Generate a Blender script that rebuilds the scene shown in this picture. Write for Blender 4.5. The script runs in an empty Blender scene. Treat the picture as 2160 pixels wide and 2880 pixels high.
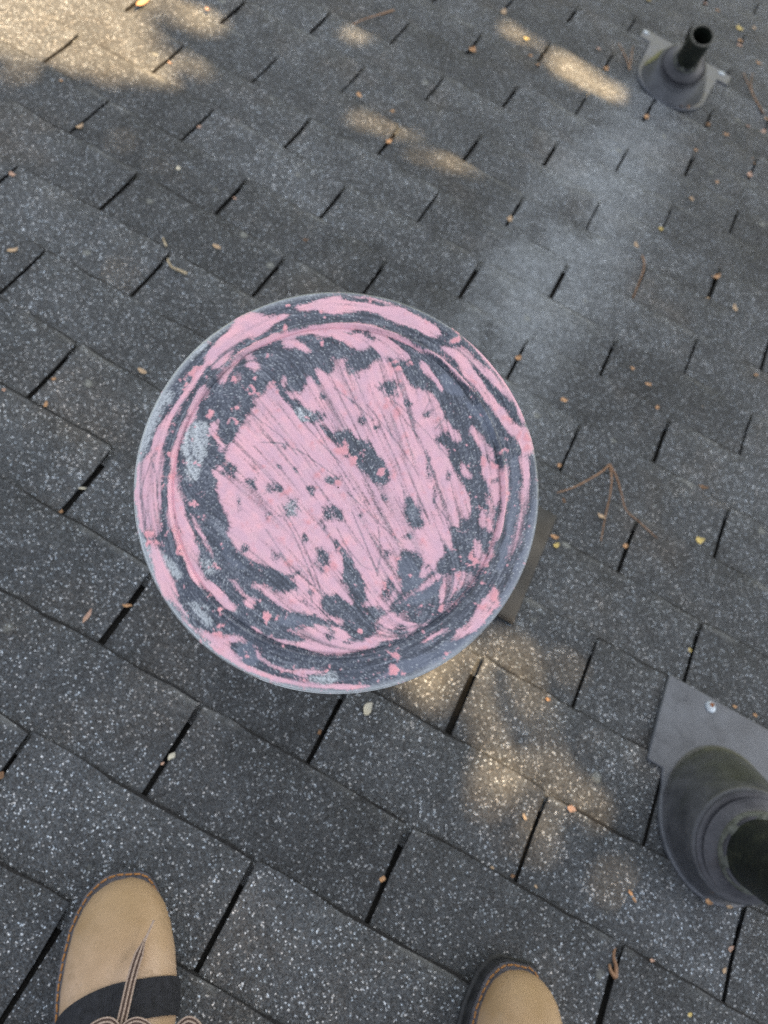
import bpy, math, random
import numpy as np
from mathutils import Matrix, Vector, noise as mnoise

random.seed(7); rng = np.random.default_rng(7)
scene = bpy.context.scene
col = scene.collection

# ------------------------------------------------------------------ frame of the place
# "roof coordinates": x along the shingle courses, y down the slope, z along the roof's normal (metres)
PITCH = math.radians(27.0)
ROOF_H = 4.6
T = Matrix.Translation((0, 0, ROOF_H)) @ Matrix.Rotation(-PITCH, 4, 'X')
SP, CP = math.sin(PITCH), math.cos(PITCH)
UP = Vector((0, -SP, CP))                     # plumb direction in roof coordinates
CAM_R = np.array([[0.8696904547632758, 0.42021699093534765, 0.25895210642682276],
                  [0.49351475500863506, -0.7306671321229112, -0.4717719031736073],
                  [-0.009038776599382042, 0.5380922063777941, -0.8428375157484771]])
CAM_C = np.array([-0.06323693211035779, -0.12766995553794175, 1.0120049767988761])
FPX, PW, PH = 2171.8, 2160.0, 2880.0

def ray(x, y):
    return CAM_R.T @ np.array([(x - PW / 2) / FPX, (y - PH / 2) / FPX, 1.0])
def at(x, y, z=0.0):                          # roof-plane point seen at a spot of the photograph
    v = ray(x, y)
    return Vector(CAM_C + v * (z - CAM_C[2]) / v[2])

# ------------------------------------------------------------------ camera
cam_d = bpy.data.cameras.new('camera'); cam = bpy.data.objects.new('camera', cam_d); col.objects.link(cam)
m = Matrix.Identity(4)
for k in range(3):
    m[k][0] = CAM_R[0][k]; m[k][1] = -CAM_R[1][k]; m[k][2] = -CAM_R[2][k]; m[k][3] = CAM_C[k]
cam.matrix_world = T @ m
cam_d.sensor_width = 36; cam_d.sensor_fit = 'AUTO'
cam_d.lens = FPX / PH * 36
cam_d.clip_start = 0.02; cam_d.clip_end = 500
cam_d.dof.use_dof = True
cam_d.dof.focus_distance = 0.575
cam_d.dof.aperture_fstop = 6.6
cam_d.dof.aperture_blades = 0
scene.camera = cam

# ------------------------------------------------------------------ sky, sun, exposure
SUN_AZ = math.radians(68.0)                  # direction towards the sun, from +X in the X-Y plane
SUN_EL = math.radians(46.0)
SUN = Vector((math.cos(SUN_EL) * math.cos(SUN_AZ), math.cos(SUN_EL) * math.sin(SUN_AZ), math.sin(SUN_EL)))
world = bpy.data.worlds.new('World'); scene.world = world; world.use_nodes = True
nt = world.node_tree
bg = nt.nodes['Background']
sky = nt.nodes.new('ShaderNodeTexSky'); sky.sky_type = 'NISHITA'; sky.sun_disc = False
sky.sun_elevation = SUN_EL; sky.sun_rotation = math.pi / 2 - SUN_AZ
sky.air_density = 1.0; sky.dust_density = 3.0; sky.ozone_density = 0.6
hs = nt.nodes.new('ShaderNodeHueSaturation'); hs.inputs['Saturation'].default_value = 0.38   # hazy, whitish sky
nt.links.new(sky.outputs[0], hs.inputs['Color']); nt.links.new(hs.outputs[0], bg.inputs[0])
bg.inputs[1].default_value = 0.095
sun_d = bpy.data.lights.new('sun', 'SUN'); sun_o = bpy.data.objects.new('sun', sun_d); col.objects.link(sun_o)
sun_d.energy = 5.0; sun_d.angle = math.radians(0.53); sun_d.color = (1.0, 0.69, 0.37)
sun_o.rotation_euler = SUN.to_track_quat('Z', 'Y').to_euler()
sun_o.location = (0, 0, 20)
vs = scene.view_settings
vs.view_transform = 'Standard'; vs.look = 'None'; vs.gamma = 1.0; vs.exposure = 1.92
vs.use_curve_mapping = False
scene.cycles.use_denoising = False

# ------------------------------------------------------------------ helpers
class MB:
    def __init__(s): s.v = []; s.f = []
    def add(s, vs_, fs_):
        o = len(s.v); s.v += [tuple(v) for v in vs_]; s.f += [tuple(i + o for i in f) for f in fs_]
    def loft(s, rings, close=True, cap0=False, cap1=False):
        n = len(rings[0]); o = len(s.v)
        for r in rings: s.v += [tuple(p) for p in r]
        for a in range(len(rings) - 1):
            for b in range(n if close else n - 1):
                c = (b + 1) % n
                s.f.append((o + a * n + b, o + a * n + c, o + (a + 1) * n + c, o + (a + 1) * n + b))
        if cap0: s.f.append(tuple(o + k for k in reversed(range(n))))
        if cap1: s.f.append(tuple(o + (len(rings) - 1) * n + k for k in range(n)))
    def tube(s, pts, rad, seg=8, flat=1.0, up=None, caps=True):
        pts = [Vector(p) for p in pts]; rings = []
        for i, p in enumerate(pts):
            d = (pts[min(i + 1, len(pts) - 1)] - pts[max(i - 1, 0)])
            d = d.normalized() if d.length > 1e-9 else Vector((0, 0, 1))
            u0 = Vector(up) if up is not None else Vector((0, 0, 1))
            if abs(u0.dot(d)) > .95: u0 = Vector((1, 0, 0))
            a = d.cross(u0).normalized(); b = a.cross(d).normalized()
            r = rad[i] if isinstance(rad, (list, tuple)) else rad
            rings.append([p + a * (r * math.cos(t)) + b * (r * flat * math.sin(t)) for t in [2 * math.pi * k / seg for k in range(seg)]])
        s.loft(rings, True, caps, caps)
    def lathe(s, prof, origin, axis, seg=48, cap0=False, cap1=False):
        axis = Vector(axis).normalized(); a = Vector((1, 0, 0)); a = (a - axis * a.dot(axis)).normalized(); b = axis.cross(a)
        o = Vector(origin)
        s.loft([[o + axis * z + a * (r * math.cos(t)) + b * (r * math.sin(t)) for t in [2 * math.pi * k / seg for k in range(seg)]] for r, z in prof], True, cap0, cap1)
    def build(s, name, mat, parent=None, smooth=True, matrix=None, angle=40):
        me = bpy.data.meshes.new(name); me.from_pydata(s.v, [], s.f); me.validate(); me.update()
        if smooth:
            me.polygons.foreach_set('use_smooth', [True] * len(me.polygons))
            try: me.set_sharp_from_angle(angle=math.radians(angle))
            except Exception: pass
        me.materials.append(mat)
        return link(name, me, parent, matrix)
def link(name, me, parent=None, matrix=None):
    o = bpy.data.objects.new(name, me); col.objects.link(o)
    if parent is not None: o.parent = parent
    if matrix is not None: o.matrix_basis = matrix
    return o
def tag(o, label=None, cat=None, group=None, kind=None):
    if label: o['label'] = label
    if cat: o['category'] = cat
    if group: o['group'] = group
    if kind: o['kind'] = kind
    return o
def root(name, loc, label, cat, group=None, rotz=0.0):
    o = bpy.data.objects.new(name, None); col.objects.link(o); o.empty_display_size = .05
    o.matrix_basis = T @ Matrix.Translation(loc) @ Matrix.Rotation(rotz, 4, 'Z')
    return tag(o, label, cat, group)

class NT:                                     # small node-tree helper
    def __init__(s, name):
        s.m = bpy.data.materials.new(name); s.m.use_nodes = True; s.t = s.m.node_tree
        s.b = s.t.nodes['Principled BSDF']
    def n(s, typ, **kw):
        nd = s.t.nodes.new(typ)
        for k, v in kw.items(): setattr(nd, k, v)
        return nd
    def l(s, a, b): s.t.links.new(a, b)
    def put(s, sock, v):
        if hasattr(v, 'links') or isinstance(v, bpy.types.NodeSocket): s.l(v, sock)
        else:
            if isinstance(v, (tuple, list)) and len(v) == 3 and sock.type == 'RGBA': v = (*v, 1)
            sock.default_value = v
    def math(s, op, a, b=0.0, c=None, clamp=False):
        nd = s.n('ShaderNodeMath', operation=op, use_clamp=clamp); s.put(nd.inputs[0], a); s.put(nd.inputs[1], b)
        if c is not None: s.put(nd.inputs[2], c)
        return nd.outputs[0]
    def mix(s, f, a, b, mode='MIX'):
        nd = s.n('ShaderNodeMix', data_type='RGBA', blend_type=mode)
        s.put(nd.inputs[0], f); s.put(nd.inputs[6], a); s.put(nd.inputs[7], b); return nd.outputs[2]
    def ramp(s, f, stops, interp='LINEAR'):
        nd = s.n('ShaderNodeValToRGB'); cr = nd.color_ramp; cr.interpolation = interp
        while len(cr.elements) < len(stops): cr.elements.new(.5)
        for e, (p, c) in zip(cr.elements, stops):
            e.position = p; e.color = (*c, 1) if isinstance(c, (tuple, list)) else (c, c, c, 1)
        s.put(nd.inputs[0], f); return nd.outputs[0]
    def smooth(s, v, a, b):
        nd = s.n('ShaderNodeMapRange', interpolation_type='SMOOTHSTEP'); s.put(nd.inputs[0], v)
        nd.inputs[1].default_value = a; nd.inputs[2].default_value = b; return nd.outputs[0]
    def noise(s, vec, scale, detail=3.0, rough=.55, dist=0.0, out='Fac'):
        nd = s.n('ShaderNodeTexNoise'); s.put(nd.inputs['Vector'], vec); nd.inputs['Scale'].default_value = scale
        nd.inputs['Detail'].default_value = detail; nd.inputs['Roughness'].default_value = rough; nd.inputs['Distortion'].default_value = dist
        return nd.outputs[out]
    def vor(s, vec, scale, out='Color', rnd=1.0):
        nd = s.n('ShaderNodeTexVoronoi'); s.put(nd.inputs['Vector'], vec); nd.inputs['Scale'].default_value = scale
        nd.inputs['Randomness'].default_value = rnd; return nd.outputs[out]
    def obj(s, ob=None):
        nd = s.n('ShaderNodeTexCoord'); nd.object = ob; return nd.outputs['Object']
    def sep(s, v):
        nd = s.n('ShaderNodeSeparateXYZ'); s.put(nd.inputs[0], v); return nd.outputs
    def bump(s, h, strength=.5, dist=.001):
        nd = s.n('ShaderNodeBump'); nd.inputs['Strength'].default_value = strength; nd.inputs['Distance'].default_value = dist
        s.put(nd.inputs['Height'], h); s.l(nd.outputs[0], s.b.inputs['Normal']); return nd
    def set(s, color=None, rough=None, metal=None, spec=None):
        if color is not None: s.put(s.b.inputs['Base Color'], color)
        if rough is not None: s.put(s.b.inputs['Roughness'], rough)
        if metal is not None: s.put(s.b.inputs['Metallic'], metal)
        if spec is not None: s.put(s.b.inputs['Specular IOR Level'], spec)
        return s.m

# ------------------------------------------------------------------ the roof (structure)
deck = MB()
TAB, EXPO, SLOT = .3048, .127, .0068
X0, X1, Y0, Y1 = -3.4, 3.2, -1.9, 4.7
deck.add([(X0, Y0, -.05), (X1, Y0, -.05), (X1, Y1, -.05), (X0, Y1, -.05), (X0, Y0, 0), (X1, Y0, 0), (X1, Y1, 0), (X0, Y1, 0)],
         [(3, 2, 1, 0), (4, 5, 6, 7), (0, 1, 5, 4), (1, 2, 6, 5), (2, 3, 7, 6), (3, 0, 4, 7)])
n = NT('shaded_slot_asphalt'); v = n.obj()
M_SLOT = n.set(n.ramp(n.noise(v, 400, 2), [(.35, (.006, .006, .006)), (.7, (.016, .015, .013))]), .95, spec=.15)  # dirty asphalt, blackened so the slots' shadow sits in its colour
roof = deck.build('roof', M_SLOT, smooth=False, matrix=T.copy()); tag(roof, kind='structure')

def shingle_material():
    n = NT('shingle_granules'); p = n.obj(roof); loc = n.obj()
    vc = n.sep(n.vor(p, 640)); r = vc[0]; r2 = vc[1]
    g = n.ramp(r, [(0, .028), (.30, .047), (.62, .074), (.90, .100), (.950, .14), (.965, .42), (1.0, .74)])  # palest few granules carry sky glints as white colour
    big = n.noise(p, 2.3, 4, .6); mid = n.noise(p, 14, 3); sml = n.noise(p, 70, 3, .6)
    k = n.math('MULTIPLY', n.math('MULTIPLY_ADD', big, 1.5, .25), n.math('MULTIPLY_ADD', mid, 1.1, .45))
    k = n.math('MULTIPLY', k, n.math('MULTIPLY_ADD', sml, .9, .55))
    oi = n.n('ShaderNodeObjectInfo')
    k = n.math('MULTIPLY', k, n.math('MULTIPLY_ADD', oi.outputs['Random'], .46, .80))
    c = n.mix(1.0, g, n.ramp(r2, [(0, (.84, 1.0, 1.16)), (.5, (.92, 1, 1.08)), (1, (1.0, 1.0, 1.0))]), 'MULTIPLY')
    kk = n.n('ShaderNodeCombineColor')
    for i in range(3): n.l(k, kk.inputs[i])
    c = n.mix(1.0, c, kk.outputs[0], 'MULTIPLY')
    # brownish weathering
    br = n.smooth(n.noise(p, 4.3, 4, .6), .50, .72)
    c = n.mix(n.math('MULTIPLY', br, .55), c, n.mix(1.0, c, (1.22, 1.0, .80), 'MULTIPLY'))
    # pale wash down the slope below the metal vent
    xyz = n.sep(p)
    wx = n.math('ADD', xyz[0], n.math('MULTIPLY_ADD', n.noise(p, 3.0, 3), .22, -.11))
    ax = n.math('ABSOLUTE', n.math('ADD', wx, n.math('MULTIPLY_ADD', xyz[1], -.03, .06)))
    w = n.math('MULTIPLY', n.math('SUBTRACT', 1.0, n.smooth(ax, .02, .20)), n.math('MULTIPLY', n.smooth(xyz[1], .62, .95), n.math('SUBTRACT', 1.0, n.smooth(xyz[1], 1.7, 2.35))))
    w = n.math('MULTIPLY', w, n.smooth(n.noise(p, 6, 4, .6), .26, .56))
    c = n.mix(n.math('MULTIPLY', w, .92), c, n.mix(1.0, n.mix(.30, (.300, .330, .355), c), n.mix(1.0, n.ramp(r, [(0, .62), (.6, .9), (.95, 1.25), (1, 1.9)]), n.ramp(sml, [(.3, .75), (.7, 1.2)]), 'MULTIPLY'), 'MULTIPLY'))
    # worn, paler butt edges and corners
    ly = n.sep(loc)[1]
    e = n.math('MULTIPLY', n.smooth(ly, -.016, -.001), n.smooth(n.noise(p, 7, 3), .50, .66))
    c = n.mix(n.math('MULTIPLY', e, .55), c, (.23, .235, .22))
    # lichen spots
    vd = n.n('ShaderNodeTexVoronoi'); n.l(p, vd.inputs['Vector']); vd.inputs['Scale'].default_value = 13
    ed = n.math('ADD', vd.outputs['Distance'], n.math('MULTIPLY_ADD', n.noise(p, 160, 3), .12, -.06))
    li = n.math('MULTIPLY', n.math('SUBTRACT', 1.0, n.smooth(ed, .055, .13)), n.math('GREATER_THAN', n.sep(vd.outputs['Color'])[0], .62))
    c = n.mix(n.math('MULTIPLY', li, .6), c, (.29, .30, .27))
    n.bump(n.vor(p, 640, 'Distance'), .8, .0012)
    return n.set(c, n.ramp(r2, [(0, .35), (.4, .8), (1, .95)]), spec=.5)
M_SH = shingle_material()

n = NT('asphalt_edge_shade'); v = n.obj(roof)
M_EDGE = n.set(n.ramp(n.noise(v, 500, 3), [(.35, (.010, .010, .011)), (.62, (.026, .026, .026)), (.75, (.07, .07, .07))]), .9, spec=.3)  # black cut asphalt, bevelled wide so it also paints the butts' shadow line
def tab_mesh(seed):
    """one tab: origin at the middle of its butt edge, running back up the slope (-y)"""
    rr = random.Random(seed); hw = (TAB - SLOT) / 2; N = 9
    mb = MB(); top = []; edg = []; bot = []
    for i in range(N):
        u = -1 + 2 * i / (N - 1)
        x = u * hw; y = rr.uniform(-.0024, .0014); lift = rr.uniform(-.0006, .0010)
        if i in (0, N - 1): y -= rr.uniform(.0005, .004); x += rr.uniform(-.0022, .0008) * u; lift += rr.uniform(0, .0018)
        ch = rr.uniform(.0016, .0052) * rr.choice((.4, 1, 1, 1)); top.append((x, y - ch, .0106 + lift)); edg.append((x, y, .0092 + lift)); bot.append((x, y - .0035, .0050 + lift * .6))
    sx = rr.uniform(-.0008, .0008)
    mid = [(-hw + 2 * hw * i / (N - 1) + (sx if i in (0, N - 1) else 0), -.062, .0062 + rr.uniform(-.0003, .0004)) for i in range(N)]
    back = [(-hw + 2 * hw * i / (N - 1), -EXPO - .03, .0021) for i in range(N)]
    bb = [(-hw, -EXPO - .03, -.001), (hw, -EXPO - .03, -.001)]
    mb.loft([back, mid, top, edg, bot], close=False)
    o = len(mb.v); mb.v += [(-hw, -.062, -.001), (hw, -.062, -.001)] + bb
    n0, n1, n2, n3 = 0, N, 2 * N, 4 * N; ne = 3 * N
    mb.f += [(n0, n1, o, o + 2), (n1, n2, ne, n3, o), (n0 + N - 1, o + 3, o + 1, n1 + N - 1), (n1 + N - 1, o + 1, n3 + N - 1, ne + N - 1, n2 + N - 1)]
    me = bpy.data.meshes.new('shingle'); me.from_pydata(mb.v, [], mb.f); me.update()
    me.polygons.foreach_set('use_smooth', [True] * len(me.polygons))
    try: me.set_sharp_from_angle(angle=math.radians(30))
    except Exception: pass
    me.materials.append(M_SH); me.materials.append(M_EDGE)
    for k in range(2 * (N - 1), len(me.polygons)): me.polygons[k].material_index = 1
    return me
tabs = [tab_mesh(100 + k) for k in range(14)]

def px_of(p):
    q = CAM_R @ (np.array(p) - CAM_C)
    return (q[0] / q[2] * FPX + PW / 2, q[1] / q[2] * FPX + PH / 2) if q[2] > .05 else (1e9, 1e9)
cells = []
for j in range(int(Y0 / EXPO) + 2, int(Y1 / EXPO)):
    for k in range(int(X0 / TAB) - 1, int(X1 / TAB) + 2):
        x = (k + .5 + .5 * (j % 2)) * TAB
        if x - TAB / 2 < X0 or x + TAB / 2 > X1: continue
        c = px_of((x, (j - .5) * EXPO, 0))
        d = max(abs(c[0] - PW / 2) / (PW / 2), abs(c[1] - PH / 2) / (PH / 2))
        cells.append((d, x, j))
cells.sort()
rest = MB(); rest_mi = []
for idx, (d, x, j) in enumerate(cells):
    rr = random.Random(j * 131 + round(x * 1000))
    yoff = rr.uniform(-.0015, .0015); rz = rr.uniform(-.0035, .0035); xo = rr.uniform(-.0017, .0017)
    me = rr.choice(tabs)
    M = Matrix.Translation((x + xo, j * EXPO + yoff, 0)) @ Matrix.Rotation(rz, 4, 'Z')
    if idx < 290 and d < 1.45:
        o = link('shingle', me, roof, M)
    else:
        rest.add([M @ vv.co for vv in me.vertices], [tuple(p.vertices) for p in me.polygons]); rest_mi += [p.material_index for p in me.polygons]
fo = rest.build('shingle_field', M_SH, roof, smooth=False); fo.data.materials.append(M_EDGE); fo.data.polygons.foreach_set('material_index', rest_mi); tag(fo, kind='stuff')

# ------------------------------------------------------------------ ground
n = NT('lawn'); v = n.obj()
M_LAWN = n.set(n.ramp(n.noise(v, 6, 6), [(.3, (.03, .05, .015)), (.7, (.08, .11, .04))]), .95)
g = MB(); g.add([(-300, -300, 0), (300, -300, 0), (300, 300, 0), (-300, 300, 0)], [(0, 1, 2, 3)])
tag(g.build('ground', M_LAWN, smooth=False), kind='structure')

# ------------------------------------------------------------------ tree that shades the roof (dappled light through its gaps)
#  gaps: (x, y, half-length along x, half-width along y, angle, openness) where the sun comes through onto the roof
GAPS = [(-1.22, 1.13, .34, .21, .35, 1.0), (-1.05, 1.13, .18, .13, .1, 1.0), (-1.02, 1.36, .15, .07, .3, .94), (-1.5, 1.05, .3, .25, .2, .97),
        (-.22, 1.95, .12, .070, .05, 1.0), (-.14, 1.965, .08, .060, 0, 1.0), (-.37, 1.98, .09, .035, .1, .93),
        (-.43, 1.365, .16, .045, .04, .85), (-.30, 1.36, .09, .04, 0, .83), (-.70, 1.62, .07, .04, .6, .78),
        (.08, .310, .13, .055, .2, .89), (.20, .385, .12, .08, .4, .90), (.235, .335, .11, .08, .3, .895), (.265, .285, .10, .08, .2, .88), (.30, .235, .11, .08, .2, .83), (.36, .19, .14, .08, .1, .74),
        (-2.0, 2.3, .4, .15, .2, .9), (1.3, 1.6, .3, .12, .1, .8), (1.1, 2.9, .25, .1, .4, .8), (-1.9, .2, .3, .1, .2, .8)]
def open_at(x, y):
    g_ = np.zeros_like(x)
    wob = .12 * np.sin(23 * x + 5 * y) + .10 * np.sin(31 * y - 11 * x + 1.3) + .09 * np.sin(57 * x + 49 * y)
    for cx, cy, a, b, th, s in GAPS:
        c, q = math.cos(th), math.sin(th); dx, dy = x - cx, y - cy
        d = np.sqrt(((c * dx + q * dy) / a) ** 2 + ((-q * dx + c * dy) / b) ** 2) * (1 + wob)
        g_ = np.maximum(g_, s * np.clip((1.25 - d) / .45, 0, 1))
    return g_
Tn = np.array(T); sun_roof = (T.to_3x3().inverted() @ SUN); sr = np.array(sun_roof)
NL = 150000
lx = rng.uniform(-2.9, 2.5, NL); ly = rng.uniform(-1.9, 4.9, NL)
ell = ((lx + .2) / 2.75) ** 2 + ((ly - 1.45) / 3.4) ** 2
tt = rng.uniform(5.6, 8.2, NL) - .5 * ell
keep = (ell < 1 + .15 * np.sin(9 * lx) * np.sin(7 * ly)) & (rng.uniform(0, 1, NL) > open_at(lx, ly))
lx, ly, tt = lx[keep], ly[keep], tt[keep]
P = np.c_[lx, ly, np.zeros_like(lx)] + sr[None] * tt[:, None]
P = P @ Tn[:3, :3].T + Tn[:3, 3]
crown_c = Vector(P.mean(0))
trunk_x, trunk_y = crown_c.x + 0.9, crown_c.y + 1.6
tree = bpy.data.objects.new('oak_tree', None); col.objects.link(tree); tree.location = (trunk_x, trunk_y, 0)
tag(tree, 'broad leafy tree beside the house whose crown throws the dappled shade', 'tree')
P = P - np.array([trunk_x, trunk_y, 0])
k_ = len(P); ang = rng.uniform(0, 2 * np.pi, k_); nz = rng.normal(0, 1, (k_, 3)); nz += np.array(SUN) * 1.2
nz /= np.linalg.norm(nz, axis=1)[:, None]
tmp = np.cross(nz, rng.normal(0, 1, (k_, 3))); tmp /= np.linalg.norm(tmp, axis=1)[:, None]; tm2 = np.cross(nz, tmp)
L = rng.uniform(.040, .062, k_)[:, None]; Wd = L * .58
V = np.stack([P - tmp * L, P + tm2 * Wd - tmp * L * .1, P + tmp * L, P - tm2 * Wd - tmp * L * .1], 1).reshape(-1, 3)
me = bpy.data.meshes.new('crown'); me.vertices.add(len(V)); me.vertices.foreach_set('co', V.ravel())
me.loops.add(k_ * 4); me.loops.foreach_set('vertex_index', np.arange(k_ * 4)); me.polygons.add(k_)
me.polygons.foreach_set('loop_start', np.arange(k_) * 4); me.update(calc_edges=True); me.validate()
n = NT('oak_leaves'); oi = n.obj()
M_LEAF = n.set(n.ramp(n.vor(oi, 9), [(0, (.035, .075, .018)), (1, (.085, .12, .03))]), .55)
me.materials.append(M_LEAF)
link('crown', me, tree)
n = NT('bark'); v = n.obj()
bk = n.noise(v, 18, 6); n.bump(bk, .8, .02)
M_BARK = n.set(n.ramp(bk, [(.3, (.06, .045, .033)), (.7, (.17, .135, .10))]), .95)
cl = crown_c - Vector((trunk_x, trunk_y, 0))
mb = MB(); hub = Vector((.25, -.15, 3.4))
mb.tube([(0, 0, -.1), (.03, .02, .5), (.1, -.04, 1.6), (.2, -.1, 2.7), hub], [.36, .27, .22, .20, .19], 14)
mb.build('trunk', M_BARK, tree)
for q in range(9):
    tgt = Vector(P[rng.integers(k_)]) * .85 + cl * .15
    for _ in range(300):                                      # keep limbs out of the sunlit gaps
        mid_ = hub.lerp(tgt, .5) + Vector((rng.uniform(-.2, .2), rng.uniform(-.2, .2), .25)); ok = True
        pts = [hub.lerp(mid_, s_).lerp(mid_.lerp(tgt, s_), s_) for s_ in [i / 7 for i in range(8)]]
        for s_ in range(29):
            a = pts[min(s_ // 4, 6)].lerp(pts[min(s_ // 4, 6) + 1], (s_ % 4) / 4 if s_ < 28 else 1)
            pr = T.inverted() @ (a + Vector((trunk_x, trunk_y, 0))); lp = pr - sun_roof * (pr.z / sun_roof.z)
            ox, oy = np.array([0, .13, -.13, 0, 0]) + lp.x, np.array([0, 0, 0, .13, -.13]) + lp.y
            if open_at(ox, oy).max() > .05: ok = False
        if ok: break
        tgt = Vector(P[rng.integers(k_)]) * .85 + cl * .15
    if not ok: continue
    lb = MB()
    lb.tube(pts, [.13 - .105 * i / 7 for i in range(8)], 8); lb.build('limb', M_BARK, tree)

# ------------------------------------------------------------------ metals, plastics, rubber
n = NT('galvanised'); v = n.obj()
z1 = n.noise(v, 40, 4)
M_GALV = n.set(n.ramp(z1, [(.3, (.20, .21, .21)), (.7, (.36, .37, .37))]), n.ramp(z1, [(.3, .42), (.7, .6)]), .75)
n = NT('weathered_flashing'); v = n.obj(roof)
a_ = n.noise(v, 22, 5, .65); b_ = n.noise(v, 7, 3)
c_ = n.mix(n.smooth(b_, .4, .65), n.ramp(a_, [(.3, (.044, .043, .040)), (.7, (.092, .089, .083))]), n.ramp(a_, [(.3, (.060, .052, .042)), (.7, (.115, .10, .082))]))
M_FLASH = n.set(c_, .7, .15)
def plastic(name, dark, light, algae=0.0, acol=(.030, .034, .022), off=(0, 0, 0)):
    n = NT(name); v = n.obj(roof)
    a_ = n.noise(v, 35, 5, .62); s_ = n.noise(v, 240, 3)
    c = n.ramp(a_, [(.28, dark), (.74, light)])
    c = n.mix(n.math('MULTIPLY', n.smooth(s_, .62, .72), .25), c, (.22, .22, .21))
    if algae > 0:
        x = n.sep(v)
        msk = n.math('ADD', n.math('MULTIPLY_ADD', x[1], 9.0, off[1]), n.math('MULTIPLY_ADD', n.noise(v, 16, 4), 2.2, -1.1))
        c = n.mix(n.math('MULTIPLY', n.smooth(msk, -.5, .7), algae), c, n.ramp(n.noise(v, 60, 4), [(.3, acol), (.75, tuple(t * 1.9 for t in acol))]))
    n.bump(n.noise(v, 300, 3), .15, .001)
    return n.set(c, n.ramp(a_, [(.3, .30), (.7, .52)]), 0.0, .5)
M_PLAS = plastic('grey_plastic', (.068, .075, .088), (.148, .160, .182))
M_CONE2 = plastic('algae_stained_plastic', (.044, .047, .054), (.100, .105, .116), .80, off=(0, -3.15, 0))
M_RUB = plastic('rubber_collar', (.030, .031, .036), (.062, .064, .072))
M_RUB2 = plastic('rubber_collar_worn', (.034, .035, .041), (.098, .099, .112))
M_CONE1 = plastic('grey_plastic_cone', (.046, .050, .057), (.112, .119, .131))
n = NT('dark_pipe'); v = n.obj(roof)
q_ = n.noise(v, 45, 5, .65, .4)
M_PIPE = n.set(n.ramp(q_, [(.30, (.006, .008, .007)), (.55, (.013, .017, .012)), (.80, (.045, .050, .032))]), n.ramp(q_, [(.3, .3), (.7, .6)]), 0, .4)
n = NT('pipe_rim_worn'); v = n.obj(roof)
M_RIM = n.set(n.ramp(n.noise(v, 120, 4), [(.3, (.06, .06, .05)), (.7, (.17, .165, .14))]), .7)
n = NT('nail_head'); v = n.obj(roof)
M_NAIL = n.set(n.ramp(n.noise(v, 260, 2), [(.35, (.34, .40, .47)), (.75, (.52, .58, .64))]), .45, .5)
n = NT('sealant'); v = n.obj(roof)
M_SEAL = n.set(n.ramp(n.noise(v, 150, 4), [(.3, (.05, .056, .045)), (.7, (.15, .16, .14))]), .75)
n = NT('rust'); M_RUST = n.set((.22, .08, .03), .9)
n = NT('moss_smear'); v = n.obj(roof)
M_MOSS = n.set(n.ramp(n.noise(v, 120, 4), [(.3, (.15, .15, .06)), (.7, (.26, .25, .12))]), .9)
n = NT('stamped_ring'); v = n.obj(roof)
M_STAMP = n.set(n.ramp(n.noise(v, 180, 4), [(.35, (.13, .125, .12)), (.65, (.27, .26, .245))]), .8)

# ------------------------------------------------------------------ the vent with the round pink-smeared cap
DEPTH = .575
DC = Vector(CAM_C + ray(949, 1376) * DEPTH)                 # middle of the cap, roof coordinates
E1 = Vector((1, 0, 0)); E2 = UP.cross(E1).normalized()      # level axes of the cap
def on_cap(x, y):                                           # cap-local metres of a spot on the cap
    v = Vector(ray(x, y)); c0 = Vector(CAM_C)
    p = c0 + v * ((DC - c0).dot(UP) / v.dot(UP)); d = p - DC
    return (d.dot(E1), d.dot(E2))
edge = [on_cap(*q) for q in ((372, 1378), (1522, 1378), (949, 805), (949, 1950))]
CXY = ((edge[0][0] + edge[1][0] + edge[2][0] + edge[3][0]) / 4, (edge[0][1] + edge[1][1] + edge[2][1] + edge[3][1]) / 4)
RC = sum(math.hypot(e[0] - CXY[0], e[1] - CXY[1]) for e in edge) / 4
DC = DC + E1 * CXY[0] + E2 * CXY[1]
base = DC - UP * (DC.z / UP.z)
vent = root('flue_vent', base, 'round metal roof vent with flat cap covered in scraped pink paint', 'vent')
H = DC.z / UP.z                                             # plumb height of the cap's top
LU = Vector((0, -SP, CP))
mb = MB()                                                   # square flashing plate, its upslope half under the shingles
px0, px1 = .176 - base.x - .575, .176 - base.x; py0, py1 = .545 - base.y, .670 - base.y
Nn = 14; rows = []
for yy, zz in ((py0, .0140), (py0 + .02, .0140), (.0, .0142), (py1 - .004, .0142), (py1, .0134)):
    rows.append([(px0 + (px1 - px0) * i / Nn, yy, zz + .0004 * math.sin(i * 1.7 + yy * 30)) for i in range(Nn + 1)])
rows.append([(p[0], p[1], p[2] - .0050) for p in rows[-1]])
mb.loft(rows, close=False)
o_ = [(px1, r_[-1][1], r_[-1][2]) for r_ in rows[:-1]]
mb.loft([o_, [(p[0], p[1], p[2] - .0060) for p in o_]], close=False)
mb.build('flashing_plate', M_FLASH, vent, angle=60)
mb = MB(); seg = 48                                         # sloped cone from the plate to the upright collar
r0 = [Vector((.150 * math.cos(t), .165 * math.sin(t) - .01, .0086)) for t in [2 * math.pi * k / seg for k in range(seg)]]
cz = LU * .17
r1 = [cz + E1 * (.083 * math.cos(t)) + E2 * (.083 * math.sin(t)) for t in [2 * math.pi * k / seg for k in range(seg)]]
r2 = [p + LU * .03 for p in r1]
mb.loft([r0, r1, r2]); mb.build('flashing_cone', M_GALV, vent)
mb = MB(); mb.lathe([(.079, .05), (.079, H - .085)], (0, 0, 0), LU, 48, cap1=True); mb.build('flue_pipe', M_GALV, vent)
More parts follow.
